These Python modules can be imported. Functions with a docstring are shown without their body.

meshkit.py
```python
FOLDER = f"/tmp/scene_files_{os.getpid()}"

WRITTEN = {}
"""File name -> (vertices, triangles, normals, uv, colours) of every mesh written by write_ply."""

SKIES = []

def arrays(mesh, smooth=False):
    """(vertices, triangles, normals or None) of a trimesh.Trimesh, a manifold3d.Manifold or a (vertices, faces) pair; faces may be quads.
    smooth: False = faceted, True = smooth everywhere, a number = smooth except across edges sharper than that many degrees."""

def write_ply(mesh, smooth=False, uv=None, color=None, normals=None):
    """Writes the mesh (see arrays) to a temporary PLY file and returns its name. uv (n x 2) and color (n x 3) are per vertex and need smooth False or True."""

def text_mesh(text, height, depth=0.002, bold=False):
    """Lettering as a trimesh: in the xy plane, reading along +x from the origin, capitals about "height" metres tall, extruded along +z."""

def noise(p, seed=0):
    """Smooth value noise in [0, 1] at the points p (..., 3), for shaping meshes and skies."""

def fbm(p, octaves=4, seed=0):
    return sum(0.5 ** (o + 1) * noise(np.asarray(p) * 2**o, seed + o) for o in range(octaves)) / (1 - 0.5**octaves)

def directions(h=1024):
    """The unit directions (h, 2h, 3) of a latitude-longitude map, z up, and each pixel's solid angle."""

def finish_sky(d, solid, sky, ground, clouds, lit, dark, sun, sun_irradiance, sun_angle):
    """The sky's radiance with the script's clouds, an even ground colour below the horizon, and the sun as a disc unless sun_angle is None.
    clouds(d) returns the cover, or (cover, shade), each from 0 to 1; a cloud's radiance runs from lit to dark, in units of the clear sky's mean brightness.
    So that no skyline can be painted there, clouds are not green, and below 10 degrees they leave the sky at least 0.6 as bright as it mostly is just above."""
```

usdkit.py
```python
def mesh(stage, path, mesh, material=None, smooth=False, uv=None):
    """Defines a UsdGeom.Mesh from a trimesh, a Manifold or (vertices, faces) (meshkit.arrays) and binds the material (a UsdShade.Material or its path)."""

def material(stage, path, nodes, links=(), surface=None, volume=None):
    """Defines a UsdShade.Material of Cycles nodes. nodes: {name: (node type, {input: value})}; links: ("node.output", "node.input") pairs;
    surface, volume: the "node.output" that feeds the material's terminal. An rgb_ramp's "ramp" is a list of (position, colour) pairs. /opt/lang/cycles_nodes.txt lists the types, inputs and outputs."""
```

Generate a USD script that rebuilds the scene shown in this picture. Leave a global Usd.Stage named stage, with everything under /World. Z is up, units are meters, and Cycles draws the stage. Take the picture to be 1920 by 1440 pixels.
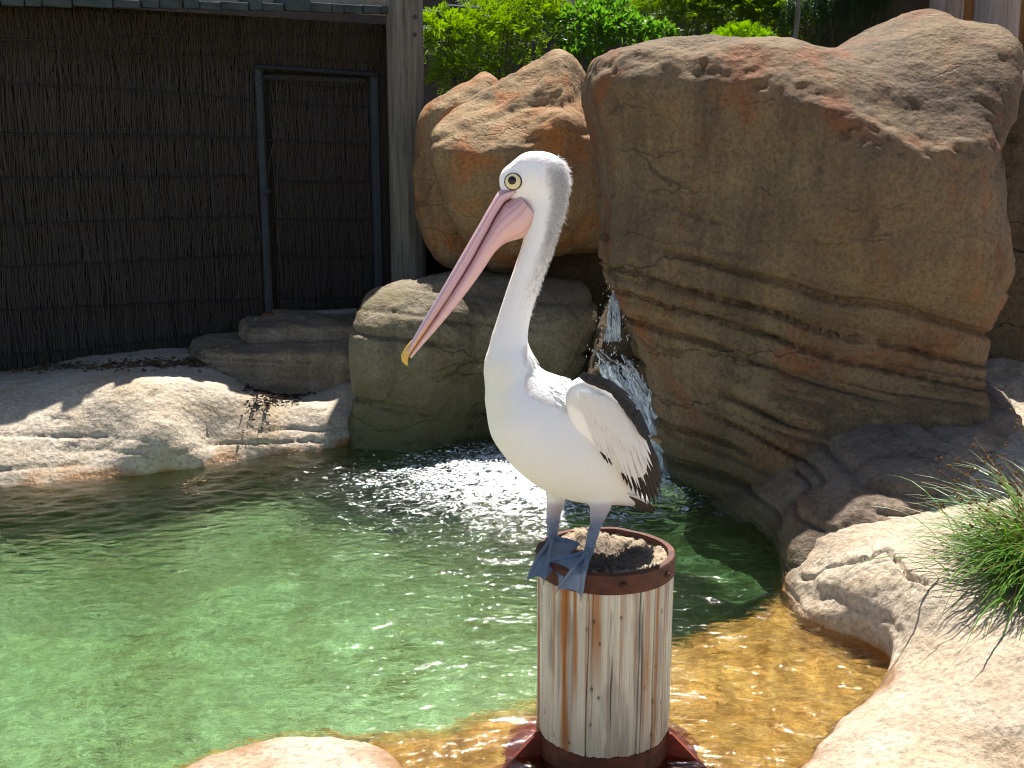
import math, random
import numpy as np, trimesh, manifold3d
from scipy.interpolate import RBFInterpolator
from pxr import Usd, UsdGeom, UsdLux, UsdShade, Gf, Sdf, Vt
import usdkit, meshkit
from meshkit import fbm, noise

random.seed(7)
RNG = np.random.default_rng(7)
stage = Usd.Stage.CreateInMemory()
UsdGeom.SetStageUpAxis(stage, 'Z')
UsdGeom.SetStageMetersPerUnit(stage, 1.0)
UsdGeom.Xform.Define(stage, '/World')
UsdGeom.Scope.Define(stage, '/World/Looks')

# ------------------------------------------------------------------ camera, sky, sun, exposure
CAM_H, PITCH, FPX = 1.5, 11.4, 2000.0
SUN_AZ, SUN_EL = math.radians(7.0), math.radians(61.0)
EXPOSURE = 1.16
cam = UsdGeom.Camera.Define(stage, '/World/camera')
cam.AddTranslateOp().Set(Gf.Vec3d(0, 0, CAM_H))
cam.AddRotateXOp().Set(90.0 - PITCH)
cam.CreateHorizontalApertureAttr(36.0)
cam.CreateVerticalApertureAttr(27.0)
cam.CreateFocalLengthAttr(36.0 * FPX / 1920.0)
cam.CreateClippingRangeAttr(Gf.Vec2f(0.05, 500.0))
cam.CreateExposureAttr(EXPOSURE)
dome = UsdLux.DomeLight.Define(stage, '/World/sky')
skym = usdkit.material(stage, '/World/Looks/sky_air', {
    's': ('sky_texture', {'sky_type': 'single_scattering', 'sun_disc': False, 'sun_elevation': SUN_EL, 'sun_rotation': SUN_AZ}),
    'b': ('background_shader', {'strength': 0.052})}, [('s.color', 'b.color')], surface='b.background')
UsdShade.MaterialBindingAPI.Apply(dome.GetPrim()).Bind(skym)
sun = UsdLux.DistantLight.Define(stage, '/World/sun')
sun.CreateNormalizeAttr(True)
sun.CreateIntensityAttr(1.25)
sun.CreateAngleAttr(0.5)
sun.CreateColorAttr(Gf.Vec3f(1.0, 0.95, 0.87))
sun.AddRotateZOp().Set(-math.degrees(SUN_AZ))
sun.AddRotateXOp().Set(-(90.0 - math.degrees(SUN_EL)))

# ------------------------------------------------------------------ helpers
cp, sp = math.cos(math.radians(PITCH)), math.sin(math.radians(PITCH))
def ray(px, py):
    a, b = (np.asarray(px, float) - 960) / FPX, (720 - np.asarray(py, float)) / FPX
    return a, cp + b * sp, -sp + b * cp
def P(px, py, Y):
    a, y, z = ray(px, py); t = Y / y
    return np.stack(np.broadcast_arrays(a * t, np.asarray(Y, float) * np.ones_like(t), CAM_H + z * t), -1)
def G(px, py, z=0.0):
    a, y, zz = ray(px, py); t = (z - CAM_H) / zz
    return np.stack(np.broadcast_arrays(a * t, y * t, np.asarray(z, float) * np.ones_like(t)), -1)
def proj(p):
    p = np.asarray(p, float); x, y, z = p[..., 0], p[..., 1], p[..., 2] - CAM_H
    f = y * cp - z * sp; u = y * sp + z * cp
    return 960 + FPX * x / f, 720 - FPX * u / f
def sstep(a, b, x):
    t = np.clip((np.asarray(x, float) - a) / (b - a), 0, 1); return t * t * (3 - 2 * t)

used = {}
def numbered(path):
    n = used.get(path, 0); used[path] = n + 1
    return path if n == 0 else f'{path}_{n:03d}'
def tag(prim, label=None, cat=None, group=None, kind=None):
    p = prim.GetPrim() if hasattr(prim, 'GetPrim') else prim
    for k, v in (('label', label), ('category', cat), ('group', group), ('kind', kind)):
        if v: p.SetCustomDataByKey(k, v)
    return prim
def thing(name, label=None, cat=None, loc=(0, 0, 0), group=None, kind=None, rotz=0):
    x = UsdGeom.Xform.Define(stage, numbered('/World/' + name))
    x.AddTranslateOp().Set(Gf.Vec3d(*map(float, loc)))
    if rotz: x.AddRotateZOp().Set(float(rotz))
    tag(x, label, cat, group, kind)
    x.loc = np.array(loc, float)
    LOC[str(x.GetPath())] = np.array(loc, float)
    return x
LOC = {}
def obj(name, mesh, mat, parent=None, smooth=False, col=None, label=None, cat=None, group=None, kind=None):
    """mesh in world coordinates; under a thing it is stored relative to that thing's base."""
    base = str(parent.GetPath()) if parent is not None else '/World'
    path = numbered(f'{base}/{name}')
    v, f, n = meshkit.arrays(mesh, smooth if col is None else False)
    org = LOC.get(base, np.zeros(3)); LOC[path] = org
    m = UsdGeom.Mesh.Define(stage, path)
    if col is not None and smooth:
        _, _, n = meshkit.arrays((v, f), True)
    m.CreatePointsAttr(Vt.Vec3fArray.FromNumpy((v - org).astype(np.float32)))
    m.CreateFaceVertexCountsAttr(Vt.IntArray.FromNumpy(np.full(len(f), 3, np.int32)))
    m.CreateFaceVertexIndicesAttr(Vt.IntArray.FromNumpy(f.astype(np.int32).ravel()))
    m.CreateSubdivisionSchemeAttr('none')
    if n is not None:
        m.CreateNormalsAttr(Vt.Vec3fArray.FromNumpy(n.astype(np.float32))); m.SetNormalsInterpolation('vertex')
    if col is not None:
        UsdGeom.PrimvarsAPI(m).CreatePrimvar('tint', Sdf.ValueTypeNames.Color3fArray, 'vertex').Set(Vt.Vec3fArray.FromNumpy(np.asarray(col, np.float32)))
    UsdShade.MaterialBindingAPI.Apply(m.GetPrim()).Bind(mat)
    tag(m, label, cat, group, kind)
    return m
def curves(name, pts, width, mat, parent, label=None, kind=None):
    """pts: list of (n,3) strands; tapered."""
    base = str(parent.GetPath()); path = numbered(f'{base}/{name}'); org = LOC.get(base, np.zeros(3))
    c = UsdGeom.BasisCurves.Define(stage, path)
    c.CreateTypeAttr('linear')
    allp = np.vstack(pts) - org
    c.CreatePointsAttr(Vt.Vec3fArray.FromNumpy(allp.astype(np.float32)))
    c.CreateCurveVertexCountsAttr(Vt.IntArray.FromNumpy(np.array([len(p) for p in pts], np.int32)))
    w = np.concatenate([width * np.linspace(1, 0.15, len(p)) for p in pts])
    c.CreateWidthsAttr(Vt.FloatArray.FromNumpy(w.astype(np.float32))); c.SetWidthsInterpolation('vertex')
    UsdShade.MaterialBindingAPI.Apply(c.GetPrim()).Bind(mat)
    tag(c, label, None, None, kind); return c
def cat(ms):
    """joins (v,f) pairs or trimeshes."""
    vs, fs, n = [], [], 0
    for m in ms:
        v, f = (m.vertices, m.faces) if hasattr(m, 'faces') else m
        vs.append(np.asarray(v, float)); fs.append(np.asarray(f, int) + n); n += len(v)
    return np.vstack(vs), np.vstack(fs)
def box(c, s, R=None, bev=0.0):
    c, s = np.asarray(c, float), np.asarray(s, float)
    if bev > 0:
        h = s / 2; pts = []
        for sg in np.ndindex(2, 2, 2):
            q = (np.array(sg) * 2 - 1)
            for k in range(3):
                e = h - bev; e[k] = h[k]; pts.append(q * e)
        m = manifold3d.Manifold.hull_points(np.array(pts)).to_mesh()
        v, f = np.array(m.vert_properties[:, :3], float), np.array(m.tri_verts)
    else:
        b = trimesh.creation.box(s); v, f = np.array(b.vertices), np.array(b.faces)
    if R is not None: v = v @ np.asarray(R).T
    return v + c, f
def rotz(a):
    c, s = math.cos(a), math.sin(a); return np.array([[c, -s, 0], [s, c, 0], [0, 0, 1.0]])
def tube(p, r, sides=8, caps=True, flat=None):
    p = np.asarray(p, float); n = len(p); r = np.broadcast_to(r, (n,))
    t = np.gradient(p, axis=0); t /= np.linalg.norm(t, axis=1, keepdims=True) + 1e-12
    a = np.zeros_like(p); prev = np.array([0, 0, 1.0]) if abs(t[0, 2]) < 0.9 else np.array([1.0, 0, 0])
    for i in range(n):
        prev = prev - t[i] * (prev @ t[i]); prev /= np.linalg.norm(prev) + 1e-12; a[i] = prev
    b = np.cross(t, a); g = np.arange(sides) * 2 * np.pi / sides
    v = p[:, None] + r[:, None, None] * (np.cos(g)[None, :, None] * a[:, None] + np.sin(g)[None, :, None] * b[:, None])
    i, j = np.meshgrid(np.arange(n - 1), np.arange(sides), indexing='ij')
    q = np.stack([i * sides + j, i * sides + (j + 1) % sides, (i + 1) * sides + (j + 1) % sides, (i + 1) * sides + j], -1).reshape(-1, 4)
    f = np.vstack([q[:, [0, 1, 2]], q[:, [0, 2, 3]]]); v = v.reshape(-1, 3)
    if caps:
        k = len(v); v = np.vstack([v, p[0], p[-1]]); j = np.arange(sides)
        f = np.vstack([f, np.stack([np.full(sides, k), (j + 1) % sides, j], 1), np.stack([np.full(sides, k + 1), (n - 1) * sides + j, (n - 1) * sides + (j + 1) % sides], 1)])
    return v, f
def grid_mesh(X, Y, Z):
    h, w = X.shape; v = np.stack([X, Y, Z], -1).reshape(-1, 3)
    i, j = np.meshgrid(np.arange(h - 1), np.arange(w - 1), indexing='ij'); a = i * w + j
    q = np.stack([a, a + 1, a + w + 1, a + w], -1).reshape(-1, 4)
    return v, np.vstack([q[:, [0, 1, 2]], q[:, [0, 2, 3]]])
def sd_poly(p, poly):
    """signed distance of points (...,2) to a polygon, negative inside."""
    p = np.asarray(p, float); d = np.full(p.shape[:-1], 1e9); inside = np.zeros(p.shape[:-1], bool)
    poly = np.asarray(poly, float)
    for a, b in zip(poly, np.roll(poly, -1, 0)):
        e = b - a; w = p - a; t = np.clip((w @ e) / max(e @ e, 1e-12), 0, 1)
        d = np.minimum(d, ((w - t[..., None] * e) ** 2).sum(-1))
        c = ((a[1] > p[..., 1]) != (b[1] > p[..., 1]))
        with np.errstate(divide='ignore', invalid='ignore'):
            xx = a[0] + (p[..., 1] - a[1]) * e[0] / (e[1] if abs(e[1]) > 1e-12 else 1e-12)
        inside ^= c & (p[..., 0] < xx)
    return np.sqrt(d) * np.where(inside, -1, 1)
def smooth_poly(pts, n=3):
    p = np.asarray(pts, float)
    for _ in range(n):
        q = np.roll(p, -1, 0); p = np.stack([0.75 * p + 0.25 * q, 0.25 * p + 0.75 * q], 1).reshape(-1, p.shape[1])
    return p
def surface_nets(F, org, h):
    S = F < 0; nx, ny, nz = F.shape
    C = S[:-1, :-1, :-1].astype(np.int8)
    cnt = np.zeros(C.shape, np.int8)
    for a, b, c in np.ndindex(2, 2, 2): cnt += S[a:nx - 1 + a, b:ny - 1 + b, c:nz - 1 + c]
    ii = np.argwhere((cnt > 0) & (cnt < 8)); idx = np.full(C.shape, -1, np.int64); idx[tuple(ii.T)] = np.arange(len(ii))
    acc, num = np.zeros((len(ii), 3)), np.zeros(len(ii))
    cor = {k: F[ii[:, 0] + k[0], ii[:, 1] + k[1], ii[:, 2] + k[2]] for k in np.ndindex(2, 2, 2)}
    for ax in range(3):
        for o in np.ndindex(2, 2):
            k0 = list(o); k0.insert(ax, 0); k1 = list(o); k1.insert(ax, 1)
            f0, f1 = cor[tuple(k0)], cor[tuple(k1)]; m = (f0 < 0) != (f1 < 0)
            t = f0[m] / (f0[m] - f1[m]); q = np.tile(np.array(k0, float), (m.sum(), 1)); q[:, ax] = t
            acc[m] += q; num[m] += 1
    v = (ii + acc / num[:, None]) * h + org
    faces = []
    for ax in range(3):
        a, b = [(1, 2), (2, 0), (0, 1)][ax]
        s0 = np.take(S, np.arange(S.shape[ax] - 1), ax); s1 = np.take(S, np.arange(1, S.shape[ax]), ax)
        e = np.argwhere(s0 != s1)
        ok = (e[:, a] > 0) & (e[:, b] > 0) & (e[:, a] < C.shape[a]) & (e[:, b] < C.shape[b]); e = e[ok]
        def at(da, db):
            q = e.copy(); q[:, a] -= da; q[:, b] -= db; return idx[tuple(q.T)]
        quad = np.stack([at(1, 1), at(0, 1), at(0, 0), at(1, 0)], 1)
        flip = ~S[tuple(e.T)]
        quad[flip] = quad[flip][:, ::-1]; faces.append(quad)
    q = np.vstack(faces); q = q[(q >= 0).all(1)]
    return v, np.vstack([q[:, [0, 1, 2]], q[:, [0, 2, 3]]])
def taubin(v, f, n=6, lam=0.5, mu=-0.52):
    import scipy.sparse as spm
    e = np.vstack([f[:, [0, 1]], f[:, [1, 2]], f[:, [2, 0]]]); e = np.vstack([e, e[:, ::-1]])
    A = spm.coo_matrix((np.ones(len(e)), (e[:, 0], e[:, 1])), shape=(len(v), len(v))).tocsr(); A.data[:] = 1
    D = np.asarray(A.sum(1)).ravel(); D[D == 0] = 1
    for k in range(n):
        for w in (lam, mu): v = v + w * ((A @ v) / D[:, None] - v)
    return v
def normals(v, f): return meshkit.arrays((v, f), True)[2]
def axes_grid(lo, hi, h):
    ax = [np.arange(l, u + h, h) for l, u in zip(lo, hi)]
    return ax
def rounded(w1, w2, R):
    a, b = w1 + R, w2 + R
    return np.minimum(np.maximum(a, b), 0) + np.sqrt(np.maximum(a, 0) ** 2 + np.maximum(b, 0) ** 2) - R
def front_rock(outline, yc, T, R, h, warp=None):
    """A boulder whose silhouette in the x-z plane is OUTLINE [(px,py,Y)...], T thick either way of depth yc."""
    pts = np.array([P(a, b, c) for a, b, c in outline])[:, [0, 2]]; pts = smooth_poly(pts, 2)
    lo, hi = pts.min(0) - 3 * h, pts.max(0) + 3 * h
    ax = axes_grid((lo[0], yc - T - 0.5, lo[1]), (hi[0], yc + T + 1.1, hi[1]), h)
    XZ = np.stack(np.meshgrid(ax[0], ax[2], indexing='ij'), -1)
    d2 = sd_poly(XZ, pts)
    W = warp(XZ[..., 0], XZ[..., 1]) if warp else np.zeros(d2.shape)
    yy = ax[1][None, :, None] - yc - W[:, None, :]
    F = rounded(d2[:, None, :] + np.zeros_like(yy), np.abs(yy) - T, R)
    v, f = surface_nets(F, np.array([ax[0][0], ax[1][0], ax[2][0]]), h)
    return taubin(v, f, 4), f
def plan_rock(poly, top, zb, R, h, zmax):
    """Ground rock with plan outline POLY (x,y) and top height top(x,y)."""
    poly = smooth_poly(poly, 2)
    lo, hi = poly.min(0) - 3 * h, poly.max(0) + 3 * h
    ax = axes_grid((lo[0], lo[1], zb - 2 * h), (hi[0], hi[1], zmax), h)
    XY = np.stack(np.meshgrid(ax[0], ax[1], indexing='ij'), -1)
    d2 = sd_poly(XY, poly); tp = top(XY.reshape(-1, 2)).reshape(d2.shape)
    z = ax[2][None, None, :]
    F = rounded(d2[:, :, None] + np.zeros_like(z), np.maximum(z - tp[:, :, None], -1e3), R)
    F = np.maximum(F, zb - z)
    v, f = surface_nets(F, np.array([ax[0][0], ax[1][0], ax[2][0]]), h)
    return taubin(v, f, 4), f
def tops(ctrl, s=0.002):
    """height field through [(px,py,z)...]."""
    q = np.array([G(a, b, c) for a, b, c in ctrl])
    r = RBFInterpolator(q[:, :2], q[:, 2], kernel='thin_plate_spline', smoothing=s)
    return lambda xy: r(xy)
def strata(p, spacing, dip, depth, width=0.12, seed=0, wob=0.12, keep=0.45):
    t = (p[:, 2] + dip * p[:, 0] + wob * (fbm(p * [1.1, 1.1, 0.5], 3, seed) - 0.5) * 2) / spacing
    t = t + 0.25 * np.sin(t * 1.7)
    k = np.floor(t); fr = np.minimum(t - k, k + 1 - t); near = np.round(t)
    m = noise(np.stack([p[:, 0] * 1.6 + near * 7.3, p[:, 1] * 1.6, near * 3.1], -1), seed + 5)
    m = sstep(keep, keep + 0.2, m)
    step = (noise(np.stack([near * 0 + k * 5.1, k * 0, k * 0], -1), seed + 9) - 0.5)
    return -depth * m * np.exp(-(fr / width) ** 2) + depth * 0.22 * step
def rough(v, f, a=((1.2, .10), (4, .035), (14, .012)), seed=0, extra=None, passes=1):
    n = normals(v, f); d = np.zeros(len(v))
    for i, (fr, am) in enumerate(a): d += am * (fbm(v * fr + 13.7 * seed, 3, seed + i) - 0.5) * 2
    if extra is not None: d += extra(v, n)
    return v + n * d[:, None]
def interp_line(pts, n):
    p = np.asarray(pts, float); s = np.r_[0, np.cumsum(np.linalg.norm(np.diff(p, axis=0), axis=1))]
    t = np.linspace(0, s[-1], n); return np.stack([np.interp(t, s, p[:, k]) for k in range(p.shape[1])], -1)

# ------------------------------------------------------------------ materials
def L(name): return '/World/Looks/' + name
def simple(name, color, rough_=0.6, spec=0.4, metal=0.0, bump=None, vary=None, coat=0.0):
    nodes = {'p': ('principled_bsdf', {'base_color': color, 'roughness': rough_, 'specular_ior_level': spec, 'metallic': metal, 'coat_weight': coat})}
    links = []
    if vary or bump: nodes['g'] = ('geometry', {})
    if vary:
        sc, c2 = vary
        nodes['n'] = ('noise_texture', {'scale': sc, 'detail': 5.0, 'roughness': 0.6})
        nodes['r'] = ('rgb_ramp', {'ramp': [(0.3, color), (0.7, c2)]})
        links += [('g.position', 'n.vector'), ('n.fac', 'r.fac'), ('r.color', 'p.base_color')]
    if bump:
        sc, dist = bump
        nodes['bn'] = ('noise_texture', {'scale': sc, 'detail': 6.0, 'roughness': 0.65})
        nodes['b'] = ('bump', {'strength': 0.8, 'distance': dist})
        links += [('g.position', 'bn.vector'), ('bn.fac', 'b.height'), ('b.normal', 'p.normal')]
    return usdkit.material(stage, L(name), nodes, links, surface='p.BSDF')
def rock_mat(name, a, b, stain, dark, wet=None, wet_z=(0.03, 0.25), stain_amt=0.6, dark_amt=0.6, lichen=None, sc=1.0, bumpd=0.018, crack=0.9):
    N = {'g': ('geometry', {}),
         'n1': ('noise_texture', {'scale': 1.6 * sc, 'detail': 6.0, 'roughness': 0.6, 'distortion': 0.6}),
         'r1': ('rgb_ramp', {'ramp': [(0.32, a), (0.68, b)]}),
         'n2': ('noise_texture', {'scale': 2.3 * sc, 'detail': 5.0, 'roughness': 0.62, 'distortion': 1.0}),
         'r2': ('rgb_ramp', {'ramp': [(0.5, (0, 0, 0)), (0.66, (stain_amt,) * 3)]}),
         'mp2': ('mapping', {'location': (3.1, 7.7, 1.3)}),
         'm2': ('mix', {'color2': stain}),
         'mp3': ('mapping', {'scale': (5.0, 5.0, 0.8)}),
         'n3': ('noise_texture', {'scale': 1.0 * sc, 'detail': 7.0, 'roughness': 0.68}),
         'r3': ('rgb_ramp', {'ramp': [(0.47, (0, 0, 0)), (0.68, (dark_amt,) * 3)]}),
         'm3': ('mix', {'color2': dark}),
         'n4': ('noise_texture', {'scale': 55.0, 'detail': 4.0, 'roughness': 0.7}),
         'r4': ('rgb_ramp', {'ramp': [(0.25, (0.48,) * 3), (0.5, (1.0,) * 3), (0.75, (1.32,) * 3)]}),
         'm4': ('mix', {'mix_type': 'multiply', 'fac': 1.0}),
         'b1': ('noise_texture', {'scale': 16.0, 'detail': 8.0, 'roughness': 0.68}),
         'b2': ('voronoi_texture', {'scale': 38.0, 'feature': 'f1'}),
         'b3': ('noise_texture', {'scale': 85.0, 'detail': 4.0, 'roughness': 0.7}), 'bm3': ('math', {'math_type': 'multiply_add', 'value2': 0.22}),
         'cw': ('noise_texture', {'scale': 2.6, 'detail': 5.0, 'roughness': 0.6}), 'cws': ('vector_math', {'math_type': 'multiply_add', 'vector2': (0.35, 0.35, 0.35)}),
         'cm': ('mapping', {'scale': (0.8, 0.8, 5.2), 'rotation': (0.0, 0.20, 0.0)}), 'cv': ('voronoi_texture', {'scale': 1.0, 'feature': 'distance_to_edge'}),
         'cr': ('map_range', {'range_type': 'smoothstep', 'from_min': 0.003, 'from_max': 0.020, 'to_min': 1.0, 'to_max': 0.0, 'clamp': True}),
         'ck': ('noise_texture', {'scale': 1.7, 'detail': 3.0}), 'ckr': ('map_range', {'from_min': 0.50, 'from_max': 0.62, 'to_min': 0.0, 'to_max': crack, 'clamp': True}), 'cmul': ('math', {'math_type': 'multiply'}),
         'csub': ('math', {'math_type': 'multiply_add', 'value2': -0.9}), 'mc': ('mix', {'color2': (dark[0] * .45, dark[1] * .45, dark[2] * .45)}),
         'bm': ('math', {'math_type': 'multiply_add', 'value2': 0.25}),
         'bp': ('bump', {'strength': 0.9, 'distance': bumpd}),
         'p': ('principled_bsdf', {'roughness': 0.85, 'specular_ior_level': 0.25})}
    K = [('g.position', 'n1.vector'), ('n1.fac', 'r1.fac'), ('g.position', 'mp2.vector'), ('mp2.vector', 'n2.vector'), ('n2.fac', 'r2.fac'),
         ('r2.color', 'm2.fac'), ('r1.color', 'm2.color1'), ('g.position', 'mp3.vector'), ('mp3.vector', 'n3.vector'), ('n3.fac', 'r3.fac'), ('r3.color', 'm3.fac'),
         ('m2.color', 'm3.color1'), ('g.position', 'n4.vector'), ('n4.fac', 'r4.fac'), ('m3.color', 'm4.color1'), ('r4.color', 'm4.color2'),
         ('g.position', 'b1.vector'), ('g.position', 'b2.vector'), ('b2.distance', 'bm.value1'), ('b1.fac', 'bm.value3'), ('g.position', 'b3.vector'), ('b3.fac', 'bm3.value1'), ('bm.value', 'bm3.value3'),
         ('g.position', 'cw.vector'), ('cw.color', 'cws.vector1'), ('g.position', 'cws.vector3'), ('cws.vector', 'cm.vector'), ('cm.vector', 'cv.vector'), ('cv.distance', 'cr.value'), ('g.position', 'ck.vector'), ('ck.fac', 'ckr.value'), ('cr.result', 'cmul.value1'), ('ckr.result', 'cmul.value2'),
         ('cmul.value', 'csub.value1'), ('bm3.value', 'csub.value3'), ('csub.value', 'bp.height'), ('bp.normal', 'p.normal'), ('m4.color', 'mc.color1'), ('cmul.value', 'mc.fac')]
    out = 'mc.color'
    if lichen:
        N['nl'] = ('noise_texture', {'scale': 6.0, 'detail': 8.0, 'roughness': 0.72}); N['rl'] = ('rgb_ramp', {'ramp': [(0.56, (0, 0, 0)), (0.66, (0.8,) * 3)]})
        N['ml'] = ('mix', {'color2': lichen}); K += [('g.position', 'nl.vector'), ('nl.fac', 'rl.fac'), ('rl.color', 'ml.fac'), (out, 'ml.color1')]; out = 'ml.color'
    if wet:
        N['sx'] = ('separate_xyz', {}); N['wn'] = ('noise_texture', {'scale': 5.0, 'detail': 5.0}); N['wa'] = ('math', {'math_type': 'multiply_add', 'value2': -0.22})
        N['wr'] = ('map_range', {'range_type': 'smoothstep', 'from_min': wet_z[0] - 0.11, 'from_max': wet_z[1] - 0.11, 'to_min': 0.9, 'to_max': 0.0, 'clamp': True})
        N['mw'] = ('mix', {'color2': wet}); N['rw'] = ('map_range', {'from_min': 0.0, 'from_max': 0.9, 'to_min': 0.85, 'to_max': 0.35})
        K += [('g.position', 'sx.vector'), ('g.position', 'wn.vector'), ('wn.fac', 'wa.value1'), ('sx.z', 'wa.value3'), ('wa.value', 'wr.value'), ('wr.result', 'mw.fac'), (out, 'mw.color1'), ('wr.result', 'rw.value'), ('rw.result', 'p.roughness')]; out = 'mw.color'
    K.append((out, 'p.base_color'))
    return usdkit.material(stage, L(name), N, K, surface='p.BSDF')

M = {}
M['big_rock'] = rock_mat('brown_sandstone', (0.120, 0.078, 0.046), (0.215, 0.148, 0.076), (0.21, 0.078, 0.030), (0.045, 0.030, 0.023), stain_amt=0.9, crack=0.45, wet=(0.055, 0.048, 0.02), wet_z=(0.0, 0.42))
M['orange_rock'] = rock_mat('orange_sandstone', (0.22, 0.13, 0.06), (0.32, 0.22, 0.115), (0.36, 0.13, 0.038), (0.085, 0.06, 0.035), stain_amt=0.85, crack=0.4)
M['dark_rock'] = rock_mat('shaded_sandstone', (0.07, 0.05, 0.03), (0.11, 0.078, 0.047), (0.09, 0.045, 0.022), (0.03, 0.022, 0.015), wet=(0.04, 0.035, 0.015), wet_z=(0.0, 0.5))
M['grey_rock'] = rock_mat('grey_sandstone', (0.15, 0.12, 0.078), (0.26, 0.22, 0.155), (0.105, 0.09, 0.022), (0.06, 0.048, 0.03), wet=(0.06, 0.055, 0.018), wet_z=(0.0, 0.6), stain_amt=0.7, crack=0.5)
M['ledge'] = rock_mat('pale_sandstone', (0.40, 0.33, 0.25), (0.51, 0.44, 0.355), (0.40, 0.28, 0.15), (0.27, 0.21, 0.15), wet=(0.24, 0.11, 0.03), wet_z=(-0.02, 0.05), stain_amt=0.5, dark_amt=0.35, crack=0.0)
M['rim'] = rock_mat('cream_sandstone', (0.37, 0.295, 0.215), (0.47, 0.395, 0.31), (0.38, 0.265, 0.155), (0.24, 0.18, 0.12), wet=(0.24, 0.11, 0.03), wet_z=(-0.03, 0.06), stain_amt=0.55, dark_amt=0.4, crack=0.0)
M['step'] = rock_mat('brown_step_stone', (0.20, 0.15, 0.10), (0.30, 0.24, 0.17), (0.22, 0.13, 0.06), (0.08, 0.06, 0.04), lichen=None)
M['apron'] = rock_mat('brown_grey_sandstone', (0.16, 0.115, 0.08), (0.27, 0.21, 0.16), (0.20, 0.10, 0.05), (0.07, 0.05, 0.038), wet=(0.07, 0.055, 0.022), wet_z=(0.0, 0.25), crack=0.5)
M['soil'] = simple('garden_soil', (0.05, 0.035, 0.022), 0.95, 0.1, bump=(40, 0.02), vary=(30, (0.09, 0.06, 0.035)))
M['litter'] = simple('leaf_litter', (0.05, 0.035, 0.022), 0.9, 0.2, bump=(60, 0.01), vary=(45, (0.14, 0.085, 0.045)))
M['paving'] = simple('pale_ground', (0.30, 0.25, 0.19), 0.9, 0.2, bump=(30, 0.01), vary=(5, (0.36, 0.30, 0.23)))
def island_mat(name, ramp, rough_=0.7, spec=0.2, trans=0.0, vscale=None):
    N = {'g': ('geometry', {}), 'r': ('rgb_ramp', {'ramp': ramp}), 'p': ('principled_bsdf', {'roughness': rough_, 'specular_ior_level': spec})}
    K = [('g.random_per_island', 'r.fac'), ('r.color', 'p.base_color')]
    surf = 'p.BSDF'
    if trans:
        N['t'] = ('translucent_bsdf', {}); N['mx'] = ('mix_closure', {'fac': trans}); N['hs'] = ('hsv', {'saturation': 1.1, 'value': 1.7})
        K += [('r.color', 'hs.color'), ('hs.color', 't.color'), ('p.BSDF', 'mx.closure1'), ('t.BSDF', 'mx.closure2')]; surf = 'mx.closure'
    return usdkit.material(stage, L(name), N, K, surface=surf)
M['brush'] = island_mat('brushwood_sticks', [(0, (0.07, 0.058, 0.049)), (0.5, (0.19, 0.158, 0.132)), (0.85, (0.32, 0.27, 0.225)), (1, (0.50, 0.43, 0.35))], 0.9, 0.1)
M['brush_top'] = island_mat('brushwood_tips', [(0, (0.07, 0.052, 0.03)), (0.6, (0.18, 0.13, 0.07)), (1, (0.30, 0.22, 0.12))], 0.9, 0.1)
M['backing'] = simple('dark_backing', (0.03, 0.026, 0.022), 0.95, 0.05)
M['wire'] = simple('black_wire', (0.012, 0.012, 0.013), 0.6, 0.3)
M['tile'] = simple('slate_roof_tile', (0.028, 0.038, 0.04), 0.8, 0.2, bump=(60, 0.004), vary=(9, (0.055, 0.068, 0.067)))
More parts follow.
